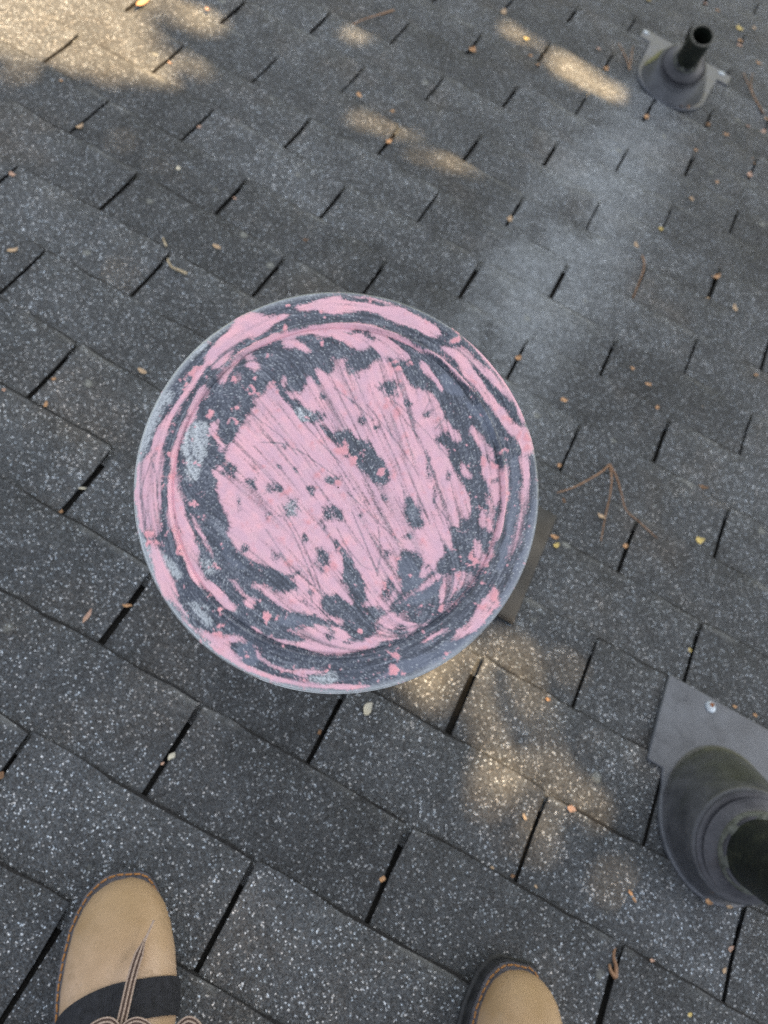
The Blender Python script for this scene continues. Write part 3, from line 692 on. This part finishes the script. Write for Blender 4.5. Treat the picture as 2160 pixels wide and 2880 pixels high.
def vent_pipe(name, loc, label, hx, yt, cover, ex, ey, cy, zr, rr, rp, hp, cone_mat, nails, tilt_top, worn):
    rt = root(name, loc, label, 'vent pipe', 'plumbing vent pipes')
    mb = MB(); ol = boot_outline(hx, 0, yt, cover, ex, ey, cy)
    slab(mb, ol, .0062, .0142); pl = mb.build('flashing', M_PLAS, rt, angle=30)
    bv = pl.modifiers.new('bevel', 'BEVEL'); bv.width = .0016; bv.segments = 2; bv.limit_method = 'ANGLE'
    c_top = LU * zr + Vector((0, .0, 0))
    b0 = ell(0, cy, .0144, ex * .90, ey * .93); b1 = lev(c_top, rr * 1.04)
    mb = MB(); mb.loft([ell(0, cy, .0144, ex * .955, ey * .965), b0, *[[p + Vector((0, 0, .006 * math.sin(t * math.pi))) for p in blend(b0, b1, t)] for t in (.12, .35, .6, .82, .95)], b1, lev(c_top + LU * .003, rr * .99), lev(c_top + LU * .001, rr * .5)])
    mb.build('cone', cone_mat, rt, angle=60)
    # rubber collar: raised bead, then a dished sleeve up to the pipe
    mb = MB(); c = c_top + LU * .003
    mb.loft([lev(c - LU * .004, rr * .985), lev(c + LU * .003, rr * .98), lev(c + LU * .0055, rr * .93), lev(c + LU * .0045, rr * .86), lev(c + LU * (.0035 + tilt_top * .3), rr * .80), lev(c + LU * (.004 + tilt_top * .7), (rr * .75 + rp * .25)), lev(c + LU * (.006 + tilt_top), rp * 1.22), lev(c + LU * (.012 + tilt_top), rp * 1.10), lev(c + LU * (.020 + tilt_top), rp * 1.07), lev(c + LU * (.0205 + tilt_top), rp * .99)])
    collar = mb.build('rubber_collar', M_RUB2 if worn else M_RUB, rt, angle=50)
    mb = MB(); c2 = c + LU * (.006 + tilt_top)                    # ragged bead of sealant round the pipe
    rings = []
    for a, b in ((1.16, .002), (1.19, .007), (1.10, .012), (1.0, .014)):
        ring = []
        for k in range(56):
            t = 2 * math.pi * k / 56; w = 1 + .03 * math.sin(5 * t + 1) + .025 * math.sin(11 * t)
            ring.append(c2 + (E1 * math.cos(t) + E2 * math.sin(t)) * (rp * (1 + (a - 1) * w * (.85 if worn else .7))) + LU * b * (1 + .2 * math.sin(7 * t)))
        rings.append(ring)
    mb.loft(rings); mb.build('sealant_bead', M_SEAL, collar, angle=60)
    mb = MB(); top_ = zr + hp
    mb.lathe([(rp, .01), (rp, zr + .02), (rp * 1.003, zr + hp * .5), (rp, top_ - .002), (rp * .985, top_), (rp * .87, top_), (rp * .86, top_ - .004), (rp * .86, top_ - hp - .02)], (0, 0, 0), LU, 40, cap1=True)
    pipe = mb.build('pipe', M_PIPE, rt, angle=40)
    mb = MB(); mb.lathe([(rp * 1.004, top_ - .004), (rp * .99, top_ + .0007), (rp * .87, top_ + .0007), (rp * .858, top_ - .003)], (0, 0, 0), LU, 40); mb.build('rim', M_RIM, pipe)
    for x, y, r, rust in nails:
        mb = MB(); disc_nail(mb, (x, y, .0140), r, .0026); nl = mb.build('nail', M_NAIL, rt)
        if rust:
            mb = MB(); disc_nail(mb, (x + .001, y + .0035, .0162), r * .42, .0008); mb.build('rust_spot', M_RUST, nl)
    return rt
# far pipe (upper right) and near pipe (cut by the right edge)
B1 = Vector((.022, 2.150, 0))
v1 = vent_pipe('vent_pipe', B1, 'thin open vent pipe in a small grey boot at the upper right', .140, .192, .136, .100, .120, -.002, .078, .062, .0290, .118, M_CONE1,
               [(-.129, .172, .0085, False), (.111, .180, .0095, False)], .010, False)
# yellow-green smear down the left side of the far boot's cone
c0_ = ell(0, -.002, .0144, .100 * .90, .120 * .93); c1_ = lev(LU * .078, .062 * 1.04); w_ = []
for s_ in range(8):
    t = .06 + .86 * s_ / 7; rg = [p + Vector((0, 0, .006 * math.sin(t * math.pi))) for p in blend(c0_, c1_, t)]
    half = 1.2 + 1.6 * math.sin(math.pi * (s_ + 1) / 9); row = []
    for q in range(5):
        f_i = 27.0 - half + 2 * half * q / 4 + .3 * math.sin(3 * s_ + q); i0 = int(f_i); p = rg[i0].lerp(rg[i0 + 1], f_i - i0)
        row.append(p + Vector((-.0007, 0, .0008)))
    w_.append(row)
mb = MB(); mb.loft(w_, close=False); mb.build('moss_smear', M_MOSS, v1)
B2 = Vector((.556, .336, 0))
v2 = vent_pipe('vent_pipe', B2, 'thick dark vent pipe in a large grey boot at the right edge', .128, .174, .030, .097, .112, .004, .088, .072, .0450, .24, M_CONE2,
               [(-.054, .158, .0088, True), (.070, .150, .0088, True)], .012, True)
mb = MB(); c = LU * .0915; rings = []                        # pale worn sector of the collar with stamped marks
for r_, h_ in ((.0640, .0042), (.052, .0085)):
    rings.append([c + (E1 * math.cos(t) + E2 * math.sin(t)) * r_ + LU * (h_ + .0012) for t in [math.radians(246 + 62 * k / 16) for k in range(17)]])
mb.loft(rings, close=False); mb.build('worn_patch', M_STAMP, v2)

# ------------------------------------------------------------------ boots
n = NT('tan_leather'); v = n.obj()
a_ = n.noise(v, 14, 4, .6); b_ = n.noise(v, 55, 4, .65); f_ = n.noise(v, 420, 3)
c = n.ramp(a_, [(.32, (.38, .250, .135)), (.5, (.50, .345, .215)), (.68, (.60, .44, .315))])
c = n.mix(n.math('MULTIPLY', n.smooth(b_, .54, .70), .40), c, (.27, .175, .085))
c = n.mix(n.math('MULTIPLY', n.smooth(n.noise(v, 34, 5, .7), .58, .70), .35), c, (.40, .33, .25))
c = n.mix(n.math('MULTIPLY', n.smooth(n.sep(v)[1], -.10, -.03), .25), c, (.40, .27, .11))
n.bump(n.math('ADD', n.math('MULTIPLY', b_, .9), n.math('MULTIPLY', f_, .06)), .30, .0012)
M_LEATHER = n.set(c, n.ramp(b_, [(.3, .40), (.7, .60)]), spec=.5)
n = NT('black_rubber_sole'); v = n.obj()
M_SOLE = n.set(n.ramp(n.noise(v, 90, 4), [(.3, (.010, .011, .013)), (.7, (.034, .036, .040))]), .6)
n = NT('grey_welt'); v = n.obj()
M_WELT = n.set(n.ramp(n.noise(v, 120, 4), [(.3, (.045, .046, .055)), (.7, (.125, .125, .145))]), .55)
n = NT('orange_thread'); v = n.obj()
M_STITCH = n.set(n.ramp(n.noise(v, 700, 3), [(.3, (.28, .12, .03)), (.7, (.55, .27, .08))]), .75)
n = NT('black_webbing'); v = n.obj()
xx = n.sep(v)[0]
rib = n.math('SINE', n.math('MULTIPLY', xx, 2600.0)); n.bump(rib, .5, .0006)
M_WEB = n.set(n.ramp(n.noise(v, 160, 4), [(.3, (.008, .009, .013)), (.7, (.024, .026, .034))]), .75)
n = NT('lace_beige'); v = n.obj(); M_LACE = n.set(n.ramp(n.noise(v, 800, 3), [(.3, (.30, .22, .17)), (.7, (.52, .41, .34))]), .85)
n = NT('lace_brown'); M_LACE2 = n.set((.075, .045, .035), .85)
n = NT('sock'); M_SOCK = n.set((.03, .03, .032), .95)

def interp(tab, s):
    for (a, *va), (b, *vb) in zip(tab[:-1], tab[1:]):
        if s <= b:
            t = (s - a) / (b - a); t = max(0, t)
            return [p + (q - p) * t for p, q in zip(va, vb)]
    return list(tab[-1][1:])
class Shoe:
    """local frame: +y towards the toe tip (tip at y=0), x to the right, z off the roof"""
    # s: left half-width, right half-width, height of the upper above the welt
    PROF = [(0, .004, .004, .010), (.003, .018, .015, .022), (.008, .027, .023, .031), (.016, .037, .032, .040), (.028, .045, .040, .048), (.046, .052, .047, .055),
            (.070, .056, .053, .060), (.100, .058, .057, .066), (.130, .056, .058, .078), (.155, .052, .055, .094), (.180, .047, .050, .105), (.215, .041, .044, .105), (.260, .037, .038, .100), (.290, .028, .028, .090), (.302, .008, .008, .070)]
    SOLE_H = .034
    def __init__(s, sxl=1.0, sxr=1.0, lean=0.0): s.sxl, s.sxr, s.lean = sxl, sxr, lean
    def sec(s, d, u, off=0.0):
        l_, r_, h = interp(s.PROF, d); l_ *= s.sxl; r_ *= s.sxr
        w = l_ if u < 0 else r_
        uu = min(1.0, abs(u)); ang_ = uu * math.pi / 2
        cx, cz = math.sin(ang_) ** .78, math.cos(ang_) ** .62
        bulge = 1 + .05 * math.sin(min(1, cz) * math.pi)
        x = math.copysign((w * bulge) * cx + off * cx, u) + s.lean * cz
        return Vector((x, -d + off * max(0, 1 - d / .02), s.SOLE_H + h * cz + off * cz))
def build_boot(name, loc, rotz, label, sh, strap=False, flare=0.0):
    rt = root(name, loc, label, 'boot', 'tan leather boots', rotz)
    U = [-1 + 2 * k / 28 for k in range(29)]
    ds = [0, .0015, .003, .0055, .008, .012, .016, .022, .028, .037, .046, .058, .070, .085, .100, .115, .130, .143, .155, .168, .180, .197, .215, .237, .260, .275, .290, .302]
    mb = MB(); rings = []
    for d in ds:
        ring = []
        for u in U:
            p = sh.sec(d, u)
            if .085 < d < .16 and abs(u) < .9:                      # flex creases behind the toe box
                p.z += .0024 * math.sin((d - .1) * 230 + u * 2.2) * math.exp(-((d - .118) / .022) ** 2) * (1 - u * u)
            ring.append(p)
        rings.append(ring)
    mb.loft(rings, close=False); mb.f.append(tuple(range(29)))
    mb.build('upper', M_LEATHER, rt, angle=80)
    # ankle shaft, open at the top, dark sock inside
    mb = MB(); sr_ = []
    for z, sc, cy in ((.10, .98, -.225), (.13, .95, -.230), (.165, .96, -.236), (.20, 1.0, -.240), (.202, .96, -.240), (.19, .93, -.240)):
        sr_.append([Vector((.048 * sc * math.cos(t), cy + .066 * sc * math.sin(t), z)) for t in [2 * math.pi * k / 32 for k in range(32)]])
    mb.loft(sr_); mb.build('shaft', M_LEATHER, rt, angle=60)
    mb = MB(); mb.loft([[Vector((.043 * sc * math.cos(t), -.24 + .06 * sc * math.sin(t), z)) for t in [2 * math.pi * k / 32 for k in range(32)]] for z, sc in ((.15, 1), (.23, .95), (.26, .9))], cap1=True); mb.build('sock', M_SOCK, rt)
    # outline of welt and sole
    def outline(off):
        L_, R_ = [], []
        for d in (.001, .004, .009, .017, .030, .048, .072, .100, .130, .160, .19, .23, .265, .29, .302):
            l_, r_, h = interp(sh.PROF, d); dd = -d + off * max(0, 1 - d / .03) - off * max(0, (d - .28) / .022)
            L_.append((-l_ * sh.sxl - off, dd)); R_.append((r_ * sh.sxr + off - .0095 * min(1, d / .03), dd))
        return L_ + R_[::-1]
    def ring_at(off, z): return [Vector((x, y, z)) for x, y in outline(off)]
    mb = MB(); mb.loft([ring_at(.0052, .0335), ring_at(.0075, .0350), ring_at(.0070, .0385), ring_at(.0030, .0395), ring_at(-.006, .0385)]); welt = mb.build('welt', M_WELT, rt, angle=50)
    mb = MB(); mb.loft([ring_at(.004 + flare, .0090), ring_at(.0075 + flare, .012), ring_at(.0082 + flare, .018), ring_at(.0060 + flare * .8, .0205), ring_at(.0088 + flare * .5, .0235), ring_at(.0078 + flare * .25, .0330), ring_at(-.004, .0340)], cap0=True); mb.build('sole', M_SOLE, rt, angle=35)
    # welt stitches, one by one
    path = [Vector((x, y, .0398)) for x, y in outline(.0046)]
    path = path[:14]; path2 = [Vector((x, y, .0398)) for x, y in outline(.0046)][:15:-1][:13]
    full = path[::-1] + path2
    st = MB(); st.tube([(0, -.0036, 0), (0, -.0030, .0004), (0, .0030, .0004), (0, .0036, 0)], [.0005, .00095, .00095, .0005], 6)
    st_me = None; acc_ = 0; nxt = .003
    for a, b in zip(full[:-1], full[1:]):
        L_ = (b - a).length
        while nxt <= acc_ + L_:
            p = a.lerp(b, (nxt - acc_) / L_); d = (b - a)
            Mx = Matrix.Translation(p) @ Matrix.Rotation(math.atan2(d.y, d.x) - math.pi / 2 + random.uniform(-.08, .08), 4, 'Z')
            if p.y > -.15:
                if st_me is None: o = st.build('stitch', M_STITCH, welt, matrix=Mx); st_me = o.data
                else: link('stitch', st_me, welt, Mx)
            nxt += .0088
        acc_ += L_
    if strap:
        mb = MB(); rings = []
        for k in range(41):
            u = -1.0 + 2.0 * k / 40
            dm = strap(u); wd = .0165
            o_ = .0030
            a = sh.sec(dm - wd, u, o_); b = sh.sec(dm - wd * .5, u, o_ + .0008); c_ = sh.sec(dm + wd * .5, u, o_ + .0008); e = sh.sec(dm + wd, u, o_)
            rings.append([a, b, c_, e, sh.sec(dm + wd, u, .0006), sh.sec(dm - wd, u, .0006)])
        mb.loft(rings, True, True, True); so = mb.build('strap', M_WEB, rt, angle=50)
    return rt
M_ = Matrix
shL = Shoe(.94, .95, .003)
boot_l = build_boot('boot', Vector((-.116, -.083, .002)), math.atan2(.87, -.49) - math.pi / 2, 'tan leather boot with black strap and striped lace at the bottom left', shL,
                    strap=lambda u: .128 - .012 * u - .016 * (1 - u * u) + .012 * max(0, -u))
shR = Shoe(.87, .89, .004)
boot_r = build_boot('boot', Vector((.332, .034, .002)), math.atan2(.97, -.25) - math.pi / 2, 'tan boot toe with thick black sole at the bottom middle', shR, flare=.006)
# striped lace on the left boot: flat cord made of alternating strands, with a bare tip
def lace(path, wid, parent, strands=5):
    pts = [Vector(p) for p in path]; fine = []
    for i in range(len(pts) - 1):
        p0, p1, p2, p3 = pts[max(i - 1, 0)], pts[i], pts[i + 1], pts[min(i + 2, len(pts) - 1)]
        for s_ in range(7):
            t = s_ / 7; fine.append(.5 * ((2 * p1) + (p2 - p0) * t + (2 * p0 - 5 * p1 + 4 * p2 - p3) * t * t + (3 * p1 - p0 - 3 * p2 + p3) * t ** 3))
    fine.append(pts[-1]); first = None
    for k in range(strands):
        off = (k - (strands - 1) / 2) * wid / strands; ps = []
        for i, p in enumerate(fine):
            d = (fine[min(i + 1, len(fine) - 1)] - fine[max(i - 1, 0)]).normalized(); sd = d.cross(Vector((0, 0, 1)))
            sd = sd.normalized() if sd.length > 1e-6 else Vector((1, 0, 0))
            tp = min(1, i / 5) if i < 5 else 1
            ps.append(p + sd * off * max(.25, tp) + Vector((0, 0, -.0006 * abs(k - (strands - 1) / 2))))
        mb = MB(); mb.tube(ps, wid / strands * .62, 6)
        if first is None: first = mb.build('lace', M_LACE, parent)
        else: mb.build('lace_strand', M_LACE2 if k % 2 else M_LACE, first)
    return first
bl_inv = (T @ Matrix.Translation((-.116, -.083, .002)) @ Matrix.Rotation(math.atan2(.87, -.49) - math.pi / 2, 4, 'Z')).inverted()
def bl(x, y, z):                                            # photo spot at height z -> left-boot local
    return bl_inv @ (T @ at(x, y, z))
l1 = lace([bl(404, 2650, .104), bl(385, 2700, .110), bl(368, 2760, .117), bl(352, 2830, .126), bl(338, 2890, .132), bl(325, 2950, .135)], .0088, boot_l)
mb = MB(); mb.tube([bl(405, 2648, .104), bl(415, 2628, .103), bl(431, 2592, .101), bl(433, 2588, .101)], [.0018, .0011, .0010, .0013], 8); mb.build('lace_tip', M_LACE, l1)
lace([bl(235, 2915, .128), bl(270, 2884, .134), bl(306, 2874, .136), bl(330, 2895, .136), bl(340, 2930, .134)], .0075, boot_l)
lace([bl(345, 2920, .134), bl(352, 2888, .137), bl(385, 2872, .138), bl(420, 2890, .136), bl(440, 2930, .130)], .0065, boot_l)
lace([bl(490, 2935, .118), bl(500, 2898, .126), bl(528, 2872, .128), bl(556, 2888, .126), bl(570, 2930, .118)], .0080, boot_l)

# ------------------------------------------------------------------ litter on the shingles
LC = {'o': ((.42, .22, .10), (.62, .38, .20)), 't': ((.42, .29, .17), (.62, .46, .30)), 'c': ((.50, .48, .38), (.66, .62, .50)), 'b': ((.13, .07, .035), (.25, .14, .07)),
      'p': ((.42, .26, .18), (.60, .40, .30)), 'y': ((.55, .40, .10), (.72, .58, .24))}
ML = {}
for k, (a, b) in LC.items():
    n = NT('dry_leaf_' + {'o': 'orange', 't': 'tan', 'c': 'cream', 'b': 'brown', 'p': 'dull', 'y': 'yellow'}[k]); v = n.obj(roof)
    ML[k] = n.set(n.ramp(n.noise(v, 330, 3), [(.3, a), (.7, b)]), .75)
def leaf_mesh(L, W, seed):
    """small curled dry leaf, pointed at both ends, folded along its midrib; a closed thin sheet"""
    rr = random.Random(seed); N = 7; up = []; curl = rr.uniform(.10, .28) * L; fold = rr.uniform(.15, .5); skew = rr.uniform(-.15, .15)
    rows = []
    for i in range(N):
        t = i / (N - 1); x = (t - .5) * L; w = W * .5 * (math.sin(math.pi * min(1, t * .96 + .02)) ** .75) * rr.uniform(.82, 1.1) + .00015
        zc = curl * (2 * t - 1) ** 2 * rr.uniform(.8, 1.2); yc = skew * W * math.sin(2 * math.pi * t)
        rows.append([(x, yc - w, zc + w * fold), (x, yc, zc), (x, yc + w, zc + w * fold * rr.uniform(.6, 1.3))])
    mb = MB(); mb.loft(rows, close=False); mb.loft([[(p[0], p[1], p[2] - .0004) for p in r[::-1]] for r in rows], close=False)
    return mb
def place(x, y, ang, z):
    p = at(x, y, z); q = at(x + 6 * math.cos(math.radians(ang)), y + 6 * math.sin(math.radians(ang)), z)
    return p, math.atan2(q.y - p.y, q.x - p.x), (q - p).length / 6
LEAVES = """225 360 24 .55 -35 t pale oval leaf lodged in the slot below the big sunlit patch
200 385 13 .8 0 c tiny pale crumb at the foot of a slot, below the big sunlit patch
172 228 12 .6 0 o tiny orange leaf bit at the lower rim of the big sunlit patch
34 492 18 .7 60 p dull pinkish leaf bit by the left edge, above the oval tan leaf
36 706 36 .42 -18 t oval tan leaf at the left edge, upper half
609 697 28 .6 35 t oval tan leaf above the painted cap, left of its top
1009 271 18 .7 70 o orange leaf bit on bare shingle between the upper sun patches
501 476 14 .7 80 c small grey-white flake on shingle, upper left of the cap
660 560 12 .7 40 p tiny leaf bit halfway along a slot, upper left of the cap
859 677 18 .5 20 b dull brown leaf bit just above the cap's top left
583 29 16 .7 40 p pinkish leaf bit at the top edge, right of the orange strip
478 178 13 .6 40 p tiny tan crumb in a slot right of the big sunlit patch
560 358 15 .5 -20 p tiny tan crumb in a slot, second row under the top left
404 6 60 .22 -42 o long orange leaf strip at the top edge beside the big sunlit patch
1416 38 18 .5 -60 t tan leaf bit at the foot of a slot near the top edge
1409 47 13 .6 0 o orange crumb beside the tan bit at the foot of a top slot
1822 3 18 .6 20 y yellowish leaf bit cut by the top edge, left of the thin pipe
1982 12 14 .7 30 p pinkish leaf bit above the thin pipe's mouth
2017 31 13 .6 30 o tiny orange bit right of the thin pipe's mouth
2079 82 22 .85 40 y yellow leaf right of the thin pipe, near the top right
2121 82 16 .5 50 t slim tan bit right of the yellow leaf
2081 117 13 .9 0 o upper of three leaf bits strung in a slot by the thin pipe
2079 129 13 .9 0 p middle of three leaf bits strung in a slot by the thin pipe
2072 140 13 .9 30 o lowest of three leaf bits strung in a slot by the thin pipe
2133 178 20 .45 35 o slim orange leaf at the right edge, level with the thin pipe's boot
1327 145 17 .7 -50 o orange leaf bit in a slot left of the narrow sun patch
1480 111 18 .75 30 y bright leaf bit at the upper end of the narrow sun patch
1490 159 12 .8 0 o orange crumb at the left side of the narrow sun patch
1511 184 12 .7 0 o orange crumb below the narrow sun patch's left side
1682 138 14 .7 20 p pinkish leaf bit between the narrow sun patch and the thin pipe
1702 196 14 .6 -50 o leaf bit in the slot between the sun patch and the thin pipe
1921 303 26 .65 -10 o largest orange leaf against the foot of the thin pipe's boot
1943 297 17 .8 -50 p middle leaf bit against the foot of the thin pipe's boot
1960 282 20 .6 -50 o upper leaf bit against the foot of the thin pipe's boot
1816 331 15 .6 -40 o orange bit in the slot below the thin pipe's boot
1991 352 14 .5 -60 b brown bit in the slot right of the thin pipe's boot foot
2040 380 19 .55 15 o slim orange leaf below right of the thin pipe's boot
2102 357 13 .7 20 p dull bit beside the slim orange leaf under the thin pipe
2154 336 12 .7 60 o tiny orange bit at the right edge under the pine needles
2144 374 16 .5 -60 p tan bit in the slot at the right edge under the pine needles
1103 315 16 .6 0 o orange bit near the faint sun patch, above it
1093 401 20 .6 -30 o orange-red leaf lodged in a slot beside the faint sun patch
1491 470 15 .8 30 o orange bit left of a slot in the pale washed streak
1943 561 16 .8 20 t round tan bit on bare shingle, upper right
2115 458 20 .5 70 o upper of two leaf bits in the rightmost slot, upper right
2105 494 16 .6 -70 p lower of two leaf bits in the rightmost slot, upper right
2016 513 13 .8 40 o small orange bit on bare shingle, upper right
1956 423 13 .6 20 o small orange bit at the top end of a slot, upper right
1432 620 18 .6 -70 t tan leaf standing in a slot in the pale washed streak
1856 646 15 .9 0 y yellow-green seed at the foot of a slot, upper right
1788 693 24 .6 60 t oval tan leaf above the curved single pine needle
2011 781 26 .45 -20 o slim orange leaf across a slot, right side
1987 840 15 .7 0 t tan bit at the foot of the slot under the slim orange leaf
2066 869 25 .45 70 t oval tan leaf near the right edge, level with the cap's top
151 1067 16 .6 -10 o orange bit lodged in the long slot left of the cap
400 1045 32 .5 30 t tan leaf on shingle left of the cap's upper edge
129 1139 20 .5 -75 o upright slim leaf at the foot of the long slot, left
104 1151 22 .5 5 t flat slim leaf at the foot of the long slot, left
11 1098 14 .8 0 p dull leaf bit at the left edge, level with the cap
232 1375 26 .35 0 c white flake across a slot left of the cap
171 1441 16 .6 -50 o orange bit near the foot of the slot left of the cap
162 1462 14 .5 10 p dull bit at the very foot of the slot left of the cap
245 1735 52 .24 -58 p long tan bark strip lying lower left of the cap
358 1704 32 .32 3 o slim orange leaf across a slot, lower left of the cap
281 1816 16 .5 10 p dull bit at the foot of the slot, lower left of the cap
1456 1010 19 .7 -30 o orange leaf in the slot touching the cap's upper right
1777 1037 12 .8 0 o tiny orange bit right of the cap, high up
1822 1082 20 .55 5 o orange leaf on bare shingle right of the cap, high up
1585 1126 22 .6 5 o orange leaf just right of the cap's upper edge
1847 1147 13 .8 0 o red-brown bit below the high orange leaf, right of the cap
1971 1140 18 .5 60 t slim tan leaf right of the cap near a slot top
2125 1056 13 .5 0 o tiny orange bit at the right edge, level with the cap's upper part
1571 1310 13 .9 0 o orange crumb in the slot above the vent's flashing
1585 1409 18 .5 55 b brown bit left of the three-needle pine bundle
1689 1453 28 .5 35 t tan leaf touching the middle needle of the pine bundle
1558 1512 26 .6 10 o orange leaf beside the vent's flashing
1563 1536 20 .6 -35 y cream-yellow leaf just under the orange one by the flashing
1757 1536 16 .8 0 o orange-red bit in the slot under the pine bundle
1965 1521 26 .7 -10 y tan-yellow leaf right of the pine bundle
1975 1371 34 .35 15 b crooked brown leaf right of the pine bundle
1939 1829 15 .7 60 y small yellow bit in a slot above the thick pipe's flashing
1032 1995 44 .65 -60 c large cream leaf scrap just under the cap's bottom edge
482 2128 32 .55 -50 c cream leaf lodged in a slot above the left boot
457 2148 14 .6 -40 p tan crumb beside the cream leaf above the left boot
898 2060 18 .6 -50 b brown bit in the slot under the cap, left of the cream scrap
4 2182 30 .7 -60 b brown leaf cut by the left edge, low down
1075 2473 22 .8 -70 o orange bit in the slot between the two boots
1539 1967 15 .7 10 o orange bit on the lower sun patch
1604 2275 30 .75 20 p rust-pink leaf scrap below the lower sun patch
1474 2298 24 .45 70 t slim tan leaf beside a slot below the lower sun patch
1809 2405 16 .7 50 t tan bit at the foot of the slot left of the thick pipe
1772 2512 22 .5 50 o upper half of a broken orange leaf left of the thick pipe
1783 2530 22 .45 70 o lower half of a broken orange leaf left of the thick pipe
1990 2536 26 .55 25 o orange leaf on the lip of the thick pipe's boot, left one
2050 2551 22 .4 15 t slim leaf on the lip of the thick pipe's boot, right one
2065 1988 15 .5 10 o orange bit on the edge of the thick pipe's flashing
2122 2012 13 .8 20 o small orange bit beyond the thick pipe's flashing
1441 2464 14 .8 0 b dull bit at the foot of the slot between the boots and thick pipe
2053 2669 22 .5 -60 p pinkish bit in the slot at the bottom right corner
2036 2730 22 .45 -70 t slim tan leaf low in the slot at the bottom right corner
1832 2701 15 .6 10 p dull pink bit right of the twig at the bottom
1939 2854 16 .6 -50 y cream-yellow seed at the bottom edge, right
1506 2493 13 .6 50 t tan crumb above the right boot
1383 2441 12 .7 0 t tan crumb right of the slot between the boots"""
seen = {}
for i, ln in enumerate(LEAVES.split('\n')):
    t = ln.split(); x, y, lp, wr, an, ck = float(t[0]), float(t[1]), float(t[2]), float(t[3]), float(t[4]), t[5]; lab = ' '.join(t[6:])
    on_lip = 'on the lip' in lab
    z = .0152 if on_lip else (.0052 if ' slot' in lab and 'beside a slot' not in lab else .0100)
    p, a, k = place(x, y, an, z); L_ = lp * k * .88
    o = leaf_mesh(L_, L_ * wr, 500 + i).build('leaf', ML[ck])
    o.matrix_basis = T @ Matrix.Translation(p + Vector((0, 0, .0008))) @ Matrix.Rotation(a, 4, 'Z') @ Matrix.Rotation(random.uniform(-.2, .2), 4, 'X')
    tag(o, lab, 'leaf', 'leaf litter on the shingles')

n = NT('pine_needle'); v = n.obj(roof)
M_NEEDLE = n.set(n.ramp(n.noise(v, 60, 3), [(.3, (.20, .105, .055)), (.7, (.36, .21, .12))]), .6)
n = NT('straw'); v = n.obj(roof)
M_STRAW = n.set(n.ramp(n.noise(v, 90, 3), [(.3, (.42, .33, .20)), (.7, (.60, .50, .33))]), .7)
def strand(pxs, r, mat, name, label, cat, parts=None, hang=.0):
    """thin needles or twigs lying on the shingles; first point is where they join"""
    p0 = at(*pxs[0][0], .010)
    rt = root(name, p0, label, cat, 'needles and twigs on the shingles')
    for k, path in enumerate(pxs):
        pts = [at(x, y, .0115 + .0016 * math.sin(1.3 * i + k)) - p0 for i, (x, y) in enumerate(path)]
        fine = []
        for i in range(len(pts) - 1):
            a_, b_, c_, d_ = pts[max(i - 1, 0)], pts[i], pts[i + 1], pts[min(i + 2, len(pts) - 1)]
            for s_ in range(5):
                t = s_ / 5; fine.append(.5 * (2 * b_ + (c_ - a_) * t + (2 * a_ - 5 * b_ + 4 * c_ - d_) * t * t + (3 * b_ - a_ - 3 * c_ + d_) * t ** 3))
        fine.append(pts[-1]); mb = MB(); nn = len(fine)
        mb.tube(fine, [r * (1 - .55 * i / nn) for i in range(nn)], 6); mb.build(parts or 'needle', mat, rt)
    return rt
strand([[(1715, 1306), (1690, 1328), (1646, 1354), (1610, 1372), (1566, 1386)], [(1715, 1306), (1720, 1345), (1716, 1390), (1703, 1450), (1690, 1522)], [(1715, 1306), (1735, 1345), (1748, 1390), (1762, 1436), (1800, 1470), (1848, 1514)]],
       .0019, M_NEEDLE, 'pine_needles', 'forked bundle of three brown pine needles right of the cap', 'pine needles')
strand([[(2148, 319), (2125, 280), (2108, 245), (2090, 203)], [(2148, 319), (2122, 275), (2112, 240), (2117, 205)]], .0022, M_NEEDLE, 'pine_needles', 'pair of pine needles at the right edge below the thin pipe', 'pine needles')
strand([[(1806, 719), (1812, 740), (1808, 765), (1795, 800), (1780, 838)]], .0020, M_NEEDLE, 'pine_needle', 'single curved pine needle running into a slot, right of the cap', 'pine needle')
strand([[(1108, 28), (1070, 40), (1030, 52), (992, 68)]], .0022, M_NEEDLE, 'pine_needle', 'single straight pine needle near the top edge, left of centre', 'pine needle')
strand([[(1770, 196), (1764, 170), (1752, 145), (1740, 122)], [(1770, 196), (1776, 160), (1780, 130)]], .0020, M_NEEDLE, 'pine_needles', 'short forked needles left of the thin pipe', 'pine needles')
strand([[(525, 770), (508, 762), (485, 752), (474, 738), (472, 728)]], .0026, M_STRAW, 'straw', 'curled pale straw above the left of the cap', 'straw', 'stalk')
strand([[(468, 692), (462, 680), (458, 668)]], .0020, M_STRAW, 'straw', 'short pale straw above the curled one', 'straw', 'stalk')
strand([[(1732, 2750), (1733, 2720), (1726, 2690), (1730, 2665)], [(1732, 2750), (1718, 2730), (1714, 2712)]], .0030, M_NEEDLE, 'twig', 'short forked twig in the slot right of the right boot', 'twig', 'stem')
